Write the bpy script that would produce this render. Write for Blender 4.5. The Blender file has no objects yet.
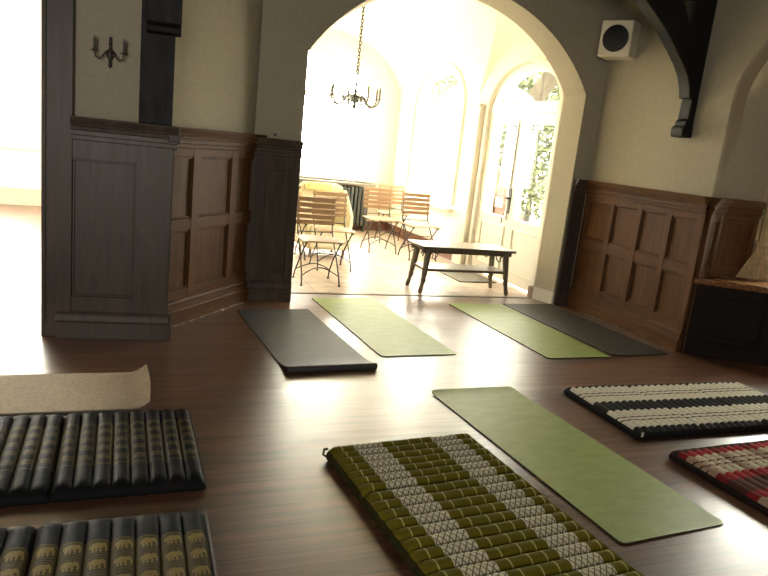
import bpy, bmesh, math, random
from math import sin, cos, pi, radians, sqrt
from mathutils import Vector, Matrix
from mathutils.geometry import tessellate_polygon

random.seed(7)
SC = bpy.context.scene
COL = SC.collection

# ------------------------------------------------------------------ camera
F_PX = 673.9
CAM_H = 1.478
dn = Vector((-343.73, 3142.94, F_PX)).normalized()       # world "down" seen by the camera (x right, y down, z forward)
fw = (Vector((0, 0, 1)) - dn * dn.z).normalized()
rt = dn.cross(fw)
A22 = radians(22)
XC = rt * cos(A22) + fw * sin(A22)
YC = -rt * sin(A22) + fw * cos(A22)
ZC = -dn
cam_data = bpy.data.cameras.new('camera')
cam = bpy.data.objects.new('camera', cam_data)
COL.objects.link(cam)
cam_data.sensor_width = 36
cam_data.lens = F_PX / 768 * 36
cam_data.clip_start = 0.05
cam_data.clip_end = 200
cam.matrix_world = Matrix((
    (XC.x, -XC.y, -XC.z, 0),
    (YC.x, -YC.y, -YC.z, 0),
    (ZC.x, -ZC.y, -ZC.z, CAM_H),
    (0, 0, 0, 1)))
SC.camera = cam

# ------------------------------------------------------------------ light
SC.view_settings.view_transform = 'Standard'
SC.view_settings.look = 'None'
SC.view_settings.gamma = 1
SC.view_settings.use_curve_mapping = False
SC.view_settings.exposure = 1.85
SC.cycles.max_bounces = 10
SC.cycles.diffuse_bounces = 6
SC.cycles.transparent_max_bounces = 16
SC.cycles.sample_clamp_indirect = 12

world = bpy.data.worlds.new('sky')
SC.world = world
world.use_nodes = True
bg = world.node_tree.nodes['Background']
bg.inputs[0].default_value = (1.0, 0.955, 0.83, 1)
bg.inputs[1].default_value = 12.0

sun_d = bpy.data.lights.new('sun', 'SUN')
sun_d.energy = 2
sun_d.angle = radians(1.5)
sun_d.color = (1, 0.93, 0.78)
sun = bpy.data.objects.new('sun', sun_d)
COL.objects.link(sun)
sun.rotation_euler = Vector((0.25, 0.55, -0.95)).to_track_quat('-Z', 'Y').to_euler()


def area(name, loc, direction, sx, sy, energy, color=(1, 0.94, 0.82), portal=False):
    d = bpy.data.lights.new(name, 'AREA')
    d.shape = 'RECTANGLE'
    d.size = sx
    d.size_y = sy
    d.energy = energy
    d.color = color
    if portal:
        d.cycles.is_portal = True
    o = bpy.data.objects.new(name, d)
    COL.objects.link(o)
    o.location = loc
    o.rotation_euler = Vector(direction).to_track_quat('-Z', 'Y').to_euler()
    return o


area('portal_porch_end', (2.6, 11.0, 1.85), (0, -1, 0), 2.6, 2.4, 1, portal=True)
area('portal_porch_side', (4.40, 9.35, 1.65), (-1, 0, 0), 1.9, 2.0, 1, portal=True)
area('portal_porch_doors', (4.40, 6.95, 1.55), (-1, 0, 0), 1.8, 2.1, 1, portal=True)
area('portal_side_room', (-2.5, 11.55, 1.9), (0, -1, 0), 3.0, 2.4, 1, portal=True)
area('portal_bay', (6.0, 3.9, 1.7), (-0.56, -0.83, 0), 1.6, 2.2, 1, portal=True)
# fill lamp added behind the camera to brighten the surfaces facing it
area('rear_fill_light', (-1.6, -2.6, 1.7), (0.25, 1, -0.05), 1.6, 1.6, 42, (1, 0.94, 0.86))

# ------------------------------------------------------------------ node materials


def nt_new(name):
    m = bpy.data.materials.new(name)
    m.use_nodes = True
    nt = m.node_tree
    b = nt.nodes['Principled BSDF']
    return m, nt, b


def N(nt, kind, **kw):
    n = nt.nodes.new(kind)
    for k, v in kw.items():
        if k.startswith('i_'):
            key = k[2:]
            key = int(key) if key.isdigit() else key.replace('_', ' ')
            n.inputs[key].default_value = v
        else:
            setattr(n, k, v)
    return n


def L(nt, a, b):
    nt.links.new(a, b)


def c4(c):
    return (c[0], c[1], c[2], 1)


def ramp(nt, fac, stops, interp='LINEAR'):
    r = N(nt, 'ShaderNodeValToRGB')
    r.color_ramp.interpolation = interp
    e = r.color_ramp.elements
    while len(e) < len(stops):
        e.new(0.5)
    for i, (p, c) in enumerate(stops):
        e[i].position = p
        e[i].color = c4(c) if not isinstance(c, (int, float)) else (c, c, c, 1)
    L(nt, fac, r.inputs[0])
    return r.outputs[0]


def mapping(nt, scale, src='Object', rot=(0, 0, 0)):
    t = N(nt, 'ShaderNodeTexCoord')
    m = N(nt, 'ShaderNodeMapping')
    m.inputs['Scale'].default_value = scale
    m.inputs['Rotation'].default_value = rot
    L(nt, t.outputs[src], m.inputs['Vector'])
    return m.outputs[0]


def mixc(nt, fac, a, b, mode='MIX'):
    m = N(nt, 'ShaderNodeMix', data_type='RGBA', blend_type=mode)
    for sock, v in ((m.inputs[0], fac), (m.inputs[6], a), (m.inputs[7], b)):
        if isinstance(v, bpy.types.NodeSocket):
            L(nt, v, sock)
        elif isinstance(v, (int, float)):
            sock.default_value = v
        else:
            sock.default_value = c4(v)
    return m.outputs[2]


def math_(nt, op, a, b=0.0, c=0.0):
    m = N(nt, 'ShaderNodeMath', operation=op)
    for s, v in zip(m.inputs, (a, b, c)):
        if isinstance(v, bpy.types.NodeSocket):
            L(nt, v, s)
        else:
            s.default_value = v
    return m.outputs[0]


def bump(nt, b, h, strength=0.3, dist=0.01):
    n = N(nt, 'ShaderNodeBump', i_Strength=strength, i_Distance=dist)
    L(nt, h, n.inputs['Height'])
    L(nt, n.outputs[0], b.inputs['Normal'])


def mat_simple(name, col, rough=0.6, metal=0.0, var=0.12, scale=8.0, bstr=0.1, spec=0.5):
    m, nt, b = nt_new(name)
    v = mapping(nt, (scale,) * 3)
    n = N(nt, 'ShaderNodeTexNoise', i_Scale=1.0, i_Detail=4.0)
    L(nt, v, n.inputs['Vector'])
    lo = tuple(x * (1 - var) for x in col)
    hi = tuple(min(1, x * (1 + var)) for x in col)
    L(nt, ramp(nt, n.outputs[0], [(0.3, lo), (0.7, hi)]), b.inputs['Base Color'])
    b.inputs['Roughness'].default_value = rough
    b.inputs['Metallic'].default_value = metal
    b.inputs['Specular IOR Level'].default_value = spec
    if bstr:
        bump(nt, b, n.outputs[0], bstr, 0.01)
    return m


def mat_wood(name, dark, light, grain=(3, 3, 40), rough=0.45, bstr=0.15, swirl=1.5, spec=0.3):
    """grain: object-space scale, small along the grain"""
    m, nt, b = nt_new(name)
    v = mapping(nt, grain)
    n = N(nt, 'ShaderNodeTexNoise', i_Scale=1.0, i_Detail=6.0, i_Roughness=0.65, i_Distortion=swirl)
    L(nt, v, n.inputs['Vector'])
    v2 = mapping(nt, (1.3, 1.3, 1.3))
    n2 = N(nt, 'ShaderNodeTexNoise', i_Scale=1.0, i_Detail=2.0)
    L(nt, v2, n2.inputs['Vector'])
    c1 = ramp(nt, n.outputs[0], [(0.3, dark), (0.72, light)])
    c2 = mixc(nt, math_(nt, 'MULTIPLY', n2.outputs[0], 0.45), c1, dark)
    L(nt, c2, b.inputs['Base Color'])
    L(nt, ramp(nt, n.outputs[0], [(0.2, rough * 0.85), (0.8, min(1, rough * 1.25))]), b.inputs['Roughness'])
    b.inputs['Specular IOR Level'].default_value = spec
    bump(nt, b, n.outputs[0], bstr, 0.004)
    return m


def mat_floor():
    m, nt, b = nt_new('oak_floorboards')
    v = mapping(nt, (1, 1, 1))
    br = N(nt, 'ShaderNodeTexBrick', offset=0.37, offset_frequency=2, squash=1.0)
    br.inputs['Scale'].default_value = 1.0
    br.inputs['Mortar Size'].default_value = 0.0028
    br.inputs['Mortar Smooth'].default_value = 0.2
    br.inputs['Bias'].default_value = 0.0
    br.inputs['Brick Width'].default_value = 3.3
    br.inputs['Row Height'].default_value = 0.088
    br.inputs['Color1'].default_value = (0.0, 0.0, 0.0, 1)
    br.inputs['Color2'].default_value = (1, 1, 1, 1)
    br.inputs['Mortar'].default_value = (0.5, 0.5, 0.5, 1)
    L(nt, v, br.inputs['Vector'])
    v2 = mapping(nt, (1.6, 26, 26))
    n = N(nt, 'ShaderNodeTexNoise', i_Scale=1.0, i_Detail=6.0, i_Roughness=0.6, i_Distortion=0.6)
    L(nt, v2, n.inputs['Vector'])
    plank = ramp(nt, br.outputs['Color'], [(0, (0.10, 0.048, 0.028)), (0.5, (0.13, 0.063, 0.036)), (1, (0.165, 0.082, 0.048))])
    col = mixc(nt, 0.75, plank, ramp(nt, n.outputs[0], [(0.34, (0.3, 0.27, 0.25)), (0.66, (1.4, 1.35, 1.3))]), 'MULTIPLY')
    col = mixc(nt, br.outputs['Fac'], col, (0.02, 0.01, 0.006))
    L(nt, col, b.inputs['Base Color'])
    v3 = mapping(nt, (2.5, 9, 9))
    n3 = N(nt, 'ShaderNodeTexNoise', i_Scale=1.0, i_Detail=5.0)
    L(nt, v3, n3.inputs['Vector'])
    L(nt, ramp(nt, n3.outputs[0], [(0.3, 0.29), (0.7, 0.40)]), b.inputs['Roughness'])
    b.inputs['Specular IOR Level'].default_value = 0.8
    b.inputs['Coat Weight'].default_value = 0.5
    b.inputs['Coat Roughness'].default_value = 0.3
    h = math_(nt, 'MULTIPLY', br.outputs['Fac'], -1.0)
    bump(nt, b, h, 0.3, 0.0006)
    return m


def mat_tiles():
    m, nt, b = nt_new('porch_terrazzo_tiles')
    v = mapping(nt, (1, 1, 1))
    br = N(nt, 'ShaderNodeTexBrick', offset=0.0)
    br.inputs['Scale'].default_value = 1.0
    br.inputs['Mortar Size'].default_value = 0.004
    br.inputs['Brick Width'].default_value = 0.3
    br.inputs['Row Height'].default_value = 0.3
    br.inputs['Color1'].default_value = (0.44, 0.34, 0.26, 1)
    br.inputs['Color2'].default_value = (0.54, 0.44, 0.35, 1)
    br.inputs['Mortar'].default_value = (0.26, 0.2, 0.15, 1)
    L(nt, v, br.inputs['Vector'])
    n = N(nt, 'ShaderNodeTexNoise', i_Scale=6.0, i_Detail=5.0)
    L(nt, v, n.inputs['Vector'])
    L(nt, mixc(nt, 0.6, br.outputs[0], ramp(nt, n.outputs[0], [(0.3, (0.6, 0.55, 0.5)), (0.7, (1.2, 1.2, 1.2))]), 'MULTIPLY'), b.inputs['Base Color'])
    b.inputs['Roughness'].default_value = 0.4
    bump(nt, b, math_(nt, 'SUBTRACT', n.outputs[0], br.outputs['Fac']), 0.2, 0.003)
    return m


def mat_glass():
    m, nt, b = nt_new('window_glass')
    out = nt.nodes['Material Output']
    nt.nodes.remove(b)
    t = N(nt, 'ShaderNodeBsdfTransparent')
    t.inputs[0].default_value = (0.97, 0.98, 0.97, 1)
    g = N(nt, 'ShaderNodeBsdfGlossy')
    g.inputs['Roughness'].default_value = 0.02
    mx = N(nt, 'ShaderNodeMixShader')
    mx.inputs[0].default_value = 0.05
    L(nt, t.outputs[0], mx.inputs[1])
    L(nt, g.outputs[0], mx.inputs[2])
    L(nt, mx.outputs[0], out.inputs[0])
    return m


def mat_brick(name='red_brick'):
    m, nt, b = nt_new(name)
    v = mapping(nt, (1, 1, 1), rot=(pi / 2, 0, pi / 2))
    br = N(nt, 'ShaderNodeTexBrick')
    br.inputs['Scale'].default_value = 1.0
    br.inputs['Mortar Size'].default_value = 0.008
    br.inputs['Brick Width'].default_value = 0.24
    br.inputs['Row Height'].default_value = 0.08
    br.inputs['Color1'].default_value = (0.085, 0.026, 0.011, 1)
    br.inputs['Color2'].default_value = (0.055, 0.018, 0.009, 1)
    br.inputs['Mortar'].default_value = (0.12, 0.11, 0.09, 1)
    L(nt, v, br.inputs['Vector'])
    L(nt, br.outputs[0], b.inputs['Base Color'])
    b.inputs['Roughness'].default_value = 0.9
    bump(nt, b, br.outputs['Fac'], -0.4, 0.01)
    return m


def mat_yoga(name, lo, hi, rough=0.5):
    m, nt, b = nt_new(name)
    v = mapping(nt, (220, 220, 220))
    w = N(nt, 'ShaderNodeTexVoronoi', i_Scale=1.0)
    L(nt, v, w.inputs['Vector'])
    v2 = mapping(nt, (7, 16, 7))
    n = N(nt, 'ShaderNodeTexNoise', i_Scale=1.0, i_Detail=6.0, i_Roughness=0.7)
    L(nt, v2, n.inputs['Vector'])
    L(nt, ramp(nt, n.outputs[0], [(0.32, lo), (0.68, hi)]), b.inputs['Base Color'])
    b.inputs['Roughness'].default_value = rough
    b.inputs['Specular IOR Level'].default_value = 0.6
    bump(nt, b, math_(nt, 'ADD', math_(nt, 'MULTIPLY', w.outputs[0], 0.3), n.outputs[0]), 0.25, 0.003)
    return m


def mat_thai(name, bands, motif, motif_bands, motif_col, line_col=None, lines=(), rough=0.8, sheen=0.0, tubes_alt=None, seam=0.0):
    """bands: constant ramp across the width (UV x); motif: node style; UV y counts the stitched tubes"""
    m, nt, b = nt_new(name)
    uv = N(nt, 'ShaderNodeUVMap', uv_map='UVMap')
    sep = N(nt, 'ShaderNodeSeparateXYZ')
    L(nt, uv.outputs[0], sep.inputs[0])
    u, v = sep.outputs[0], sep.outputs[1]
    nz = N(nt, 'ShaderNodeTexNoise', i_Scale=40.0, i_Detail=3.0)
    L(nt, uv.outputs[0], nz.inputs['Vector'])
    uj = math_(nt, 'ADD', u, math_(nt, 'MULTIPLY', math_(nt, 'SUBTRACT', nz.outputs[0], 0.5), 0.012))
    base = ramp(nt, uj, bands, 'CONSTANT')
    mask = ramp(nt, uj, motif_bands, 'CONSTANT')
    fv = math_(nt, 'FRACT', v)
    if motif == 'diamond':
        a = math_(nt, 'PINGPONG', math_(nt, 'ADD', math_(nt, 'MULTIPLY', u, 55.0), math_(nt, 'MULTIPLY', fv, 4.0)), 1.0)
        c = math_(nt, 'PINGPONG', math_(nt, 'SUBTRACT', math_(nt, 'MULTIPLY', u, 55.0), math_(nt, 'MULTIPLY', fv, 4.0)), 1.0)
        d = math_(nt, 'MINIMUM', a, c)
        pat = math_(nt, 'LESS_THAN', d, 0.22)
    elif motif == 'chevron':
        a = math_(nt, 'ABSOLUTE', math_(nt, 'SUBTRACT', fv, 0.5))
        s = math_(nt, 'PINGPONG', math_(nt, 'ADD', math_(nt, 'MULTIPLY', u, 34.0), math_(nt, 'MULTIPLY', a, 3.0)), 1.0)
        pat = math_(nt, 'LESS_THAN', s, 0.28)
    elif motif == 'check':
        s1 = math_(nt, 'FRACT', math_(nt, 'MULTIPLY', u, 9.0))
        s2 = math_(nt, 'PINGPONG', math_(nt, 'ADD', math_(nt, 'FLOOR', v), math_(nt, 'FLOOR', math_(nt, 'MULTIPLY', u, 9.0))), 1.0)
        sq = math_(nt, 'MULTIPLY', math_(nt, 'LESS_THAN', math_(nt, 'ABSOLUTE', math_(nt, 'SUBTRACT', s1, 0.5)), 0.24),
                   math_(nt, 'LESS_THAN', math_(nt, 'ABSOLUTE', math_(nt, 'SUBTRACT', fv, 0.5)), 0.33))
        fine = math_(nt, 'GREATER_THAN', math_(nt, 'SINE', math_(nt, 'MULTIPLY', u, 420.0)), -0.1)
        pat = math_(nt, 'MULTIPLY', math_(nt, 'SUBTRACT', 1.0, sq), fine)
        pat = math_(nt, 'MULTIPLY', pat, ramp(nt, nz.outputs[0], [(0.4, 0.15), (0.6, 1.0)]))
    else:   # rows of small woven elephants on a ribbed ground
        cu_ = math_(nt, 'MULTIPLY', math_(nt, 'SUBTRACT', u, 0.2), 8.0)
        py = math_(nt, 'SUBTRACT', 0.5, math_(nt, 'FRACT', cu_))
        px = math_(nt, 'ADD', math_(nt, 'SUBTRACT', fv, 0.5), math_(nt, 'MULTIPLY', math_(nt, 'SUBTRACT', nz.outputs[0], 0.5), 0.12))

        def ell_(cx_, cy_, rx_, ry_):
            a_ = math_(nt, 'POWER', math_(nt, 'ABSOLUTE', math_(nt, 'DIVIDE', math_(nt, 'SUBTRACT', px, cx_), rx_)), 2.0)
            b_ = math_(nt, 'POWER', math_(nt, 'ABSOLUTE', math_(nt, 'DIVIDE', math_(nt, 'SUBTRACT', py, cy_), ry_)), 2.0)
            return math_(nt, 'LESS_THAN', math_(nt, 'ADD', a_, b_), 1.0)
        shape = ell_(-.04, .06, .24, .17)
        for e_ in ((.22, .12, .12, .13), (.33, -.05, .04, .18), (-.20, -.16, .055, .17), (-.06, -.16, .05, .17), (.12, -.16, .05, .17), (-.30, .02, .03, .12)):
            shape = math_(nt, 'MAXIMUM', shape, ell_(*e_))
        fine = math_(nt, 'GREATER_THAN', math_(nt, 'SINE', math_(nt, 'MULTIPLY', u, 330.0)), 0.0)
        pat = math_(nt, 'MAXIMUM', shape, math_(nt, 'MULTIPLY', fine, 0.28))
    pat = math_(nt, 'MULTIPLY', pat, mask)
    col = mixc(nt, pat, base, motif_col)
    for lu in lines:
        ln = math_(nt, 'LESS_THAN', math_(nt, 'ABSOLUTE', math_(nt, 'SUBTRACT', uj, lu)), 0.004)
        col = mixc(nt, ln, col, line_col)
    if tubes_alt:
        period, thr, c_alt, amount = tubes_alt
        t = math_(nt, 'LESS_THAN', math_(nt, 'FRACT', math_(nt, 'MULTIPLY', v, 1.0 / period)), thr)
        col = mixc(nt, math_(nt, 'MULTIPLY', t, amount), col, c_alt, 'MULTIPLY')
    if seam:
        sm_ = math_(nt, 'GREATER_THAN', math_(nt, 'ABSOLUTE', math_(nt, 'SUBTRACT', fv, 0.5)), 0.5 - seam)
        col = mixc(nt, sm_, col, (0.012, 0.011, 0.01))
    weave = N(nt, 'ShaderNodeTexNoise', i_Scale=260.0, i_Detail=2.0)
    L(nt, mapping(nt, (1, 1, 1)), weave.inputs['Vector'])
    col = mixc(nt, 0.4, col, ramp(nt, weave.outputs[0], [(0.3, 0.6), (0.7, 1.25)]), 'MULTIPLY')
    L(nt, col, b.inputs['Base Color'])
    b.inputs['Roughness'].default_value = rough
    b.inputs['Sheen Weight'].default_value = sheen
    b.inputs['Sheen Roughness'].default_value = 0.4
    b.inputs['Specular IOR Level'].default_value = 0.08
    wr = N(nt, 'ShaderNodeTexNoise', i_Scale=1.0, i_Detail=4.0)
    L(nt, mapping(nt, (30, 30, 30)), wr.inputs['Vector'])
    bump(nt, b, math_(nt, 'ADD', wr.outputs[0], math_(nt, 'MULTIPLY', weave.outputs[0], 0.2)), 0.35, 0.008)
    return m


M = {}
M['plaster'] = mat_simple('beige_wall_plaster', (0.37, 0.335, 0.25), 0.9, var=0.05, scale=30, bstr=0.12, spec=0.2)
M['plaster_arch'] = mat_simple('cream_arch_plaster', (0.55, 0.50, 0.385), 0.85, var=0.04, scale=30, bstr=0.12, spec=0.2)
M['white'] = mat_simple('white_lime_plaster', (0.78, 0.74, 0.63), 0.85, var=0.03, scale=12, bstr=0.08, spec=0.2)
M['white_paint'] = mat_simple('white_gloss_paint', (0.76, 0.73, 0.64), 0.35, var=0.03, scale=6, bstr=0.03)
M['ceiling'] = mat_simple('dark_timber_ceiling', (0.07, 0.055, 0.04), 0.95, var=0.05, scale=6, bstr=0.05, spec=0.1)  # dark timber tone, chosen so the unseen ceiling keeps the wall tops dark
M['panel'] = mat_wood('walnut_panelling', (0.055, 0.024, 0.009), (0.145, 0.065, 0.027), (16, 16, 1.6), 0.55, spec=0.12)
M['panel_rail'] = mat_wood('walnut_rails', (0.055, 0.024, 0.009), (0.145, 0.065, 0.027), (2, 2, 26), 0.55, spec=0.12)
M['dark_panel'] = mat_wood('dark_oak_panelling', (0.040, 0.029, 0.021), (0.10, 0.075, 0.055), (16, 16, 1.6), 0.4)
M['timber'] = mat_wood('black_stained_timber', (0.004, 0.0037, 0.0034), (0.011, 0.010, 0.009), (9, 9, 2), 0.6)
M['cabinet'] = mat_wood('shadow_dark_cabinet_wood', (0.007, 0.005, 0.004), (0.018, 0.012, 0.008), (12, 12, 2), 0.6, spec=0.15)  # the cabinet's near-black shadow is put into the wood colour
M['cabinet_top'] = mat_wood('varnished_oak_top', (0.12, 0.05, 0.02), (0.3, 0.14, 0.06), (4, 20, 20), 0.25)
M['floor'] = mat_floor()
M['tiles'] = mat_tiles()
M['glass'] = mat_glass()
M['brick'] = mat_brick()
M['skirting'] = mat_simple('brown_tile_skirting', (0.16, 0.07, 0.04), 0.35, var=0.2, scale=20)
M['green_mat'] = mat_yoga('green_foam_mat', (0.19, 0.26, 0.045), (0.265, 0.33, 0.08))
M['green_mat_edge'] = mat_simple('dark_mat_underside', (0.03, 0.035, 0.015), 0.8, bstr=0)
M['grey_mat'] = mat_yoga('grey_foam_mat', (0.026, 0.026, 0.024), (0.045, 0.045, 0.041), 0.6)
M['beige'] = mat_simple('beige_felt', (0.55, 0.48, 0.39), 0.95, var=0.15, scale=60, bstr=0.3, spec=0.15)
M['steel'] = mat_simple('dark_painted_steel', (0.05, 0.047, 0.04), 0.45, metal=0.3, bstr=0)
M['slat'] = mat_wood('honey_wood_slats', (0.27, 0.16, 0.08), (0.42, 0.27, 0.145), (3, 30, 30), 0.5)
M['slat_top'] = mat_wood('pale_wood_seat_slats', (0.36, 0.24, 0.13), (0.52, 0.38, 0.22), (3, 30, 30), 0.4)
M['bench'] = mat_wood('grey_brown_bench_wood', (0.12, 0.095, 0.06), (0.22, 0.18, 0.12), (4, 24, 24), 0.3)
M['pewter'] = mat_simple('pewter_metal', (0.06, 0.058, 0.045), 0.5, metal=0.1, bstr=0)
M['candle'] = mat_simple('aged_candle_sleeve', (0.09, 0.08, 0.06), 0.6, bstr=0)
M['sconce_metal'] = mat_simple('dark_bronze', (0.05, 0.042, 0.035), 0.45, metal=0.4, bstr=0)
M['speaker'] = mat_simple('cream_speaker_cabinet', (0.62, 0.58, 0.47), 0.5, var=0.03, bstr=0.02)
M['black'] = mat_simple('black_speaker_cloth', (0.008, 0.008, 0.009), 0.55, bstr=0.1, scale=90)
M['rug'] = mat_simple('grey_doormat_bristle', (0.17, 0.16, 0.13), 0.95, var=0.2, scale=70, bstr=0.4)
M['radiator'] = mat_simple('grey_green_radiator', (0.045, 0.048, 0.036), 0.5, bstr=0)
M['cream'] = mat_simple('cream_upholstery', (0.62, 0.55, 0.36), 0.85, var=0.06, scale=30)
M['yellow'] = mat_simple('pale_yellow_cushion_cloth', (0.66, 0.60, 0.24), 0.85, var=0.05, scale=30)
M['curtain'] = mat_simple('ochre_curtain_cloth', (0.44, 0.34, 0.19), 0.9, var=0.18, scale=25, bstr=0.2)
M['leaf'] = mat_simple('green_leaves', (0.026, 0.038, 0.008), 0.7, var=0.6, scale=3, bstr=0)
M['leaf2'] = mat_simple('yellow_green_leaves', (0.05, 0.06, 0.012), 0.7, var=0.4, scale=3, bstr=0)
M['bark'] = mat_simple('grey_bark', (0.02, 0.017, 0.013), 0.9)
M['beam_out'] = mat_wood('weathered_eave_timber', (0.022, 0.018, 0.013), (0.045, 0.036, 0.027), (8, 8, 8), 0.7)
M['ground'] = mat_simple('pale_paving', (0.5, 0.46, 0.38), 0.9, scale=1.5)
M['handle'] = mat_simple('dark_iron_handle', (0.04, 0.035, 0.03), 0.35, metal=0.6, bstr=0)
M['box_pale'] = mat_simple('pale_plastic', (0.5, 0.46, 0.38), 0.5, bstr=0)
M['debris'] = mat_simple('pale_plaster_crumbs', (0.55, 0.48, 0.36), 0.9)
M['tag'] = mat_simple('white_cloth_tag', (0.6, 0.58, 0.52), 0.9, bstr=0)

olive = (0.125, 0.105, 0.009)
M['thai_green'] = mat_thai('olive_thai_cotton',
    [(0.0, olive), (0.145, (0.60, 0.56, 0.42)), (0.335, olive), (0.68, (0.60, 0.56, 0.42)), (0.87, olive)],
    'diamond', [(0.0, 0), (0.15, 1), (0.33, 0), (0.685, 1), (0.865, 0)], (0.17, 0.15, 0.08),
    (0.42, 0.38, 0.12), (0.07, 0.41, 0.52, 0.61, 0.94), sheen=0.0)
M['thai_green_side'] = mat_simple('dark_olive_side_cloth', (0.028, 0.027, 0.008), 0.9, bstr=0.1, scale=40, spec=0.08)
M['thai_white'] = mat_thai('black_and_cream_thai_cotton',
    [(0.0, (0.022, 0.022, 0.02)), (0.06, (0.62, 0.59, 0.49)), (0.41, (0.022, 0.022, 0.02)), (0.60, (0.62, 0.59, 0.49)), (0.93, (0.022, 0.022, 0.02))],
    'chevron', [(0.0, 0), (0.17, 1), (0.31, 0), (0.70, 1), (0.84, 0)], (0.06, 0.055, 0.045), seam=0.07)
M['thai_white_side'] = mat_simple('black_side_cloth', (0.013, 0.013, 0.013), 0.85, bstr=0.1, scale=40, spec=0.08)
M['thai_red'] = mat_thai('red_and_cream_thai_cotton',
    [(0.0, (0.05, 0.025, 0.018)), (0.06, (0.32, 0.03, 0.035)), (0.13, (0.52, 0.45, 0.34)), (0.38, (0.32, 0.03, 0.035)), (0.47, (0.10, 0.045, 0.03)),
     (0.62, (0.32, 0.03, 0.035)), (0.70, (0.52, 0.45, 0.34)), (0.93, (0.05, 0.025, 0.018))],
    'chevron', [(0.0, 0), (0.17, 1), (0.32, 0), (0.76, 1), (0.88, 0)], (0.16, 0.07, 0.05),
    tubes_alt=(4.0, 0.25, (0.35, 0.2, 0.18), 0.7), seam=0.05)
M['thai_red_side'] = mat_simple('dark_brown_side_cloth', (0.018, 0.011, 0.009), 0.85, bstr=0.1, scale=40, spec=0.08)
M['thai_black'] = mat_thai('black_and_gold_thai_silk',
    [(0.0, (0.0075, 0.008, 0.0085)), (1.0, (0.0075, 0.008, 0.0085))],
    'check', [(0.0, 0), (0.20, 1), (0.76, 0)], (0.15, 0.115, 0.035), rough=0.6)
M['thai_slate'] = mat_thai('slate_and_gold_elephant_silk',
    [(0.0, (0.015, 0.0165, 0.019)), (0.20, (0.045, 0.036, 0.016)), (0.80, (0.015, 0.0165, 0.019))],
    'blotch', [(0.0, 0), (0.20, 1), (0.80, 0)], (0.22, 0.16, 0.05), rough=0.6)
M['thai_black_side'] = mat_simple('black_silk_side', (0.008, 0.008, 0.009), 0.8, bstr=0.1, scale=40, spec=0.08)
M['piping'] = mat_simple('grey_piping_cord', (0.16, 0.15, 0.14), 0.8, bstr=0)

# ------------------------------------------------------------------ mesh helpers


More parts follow.
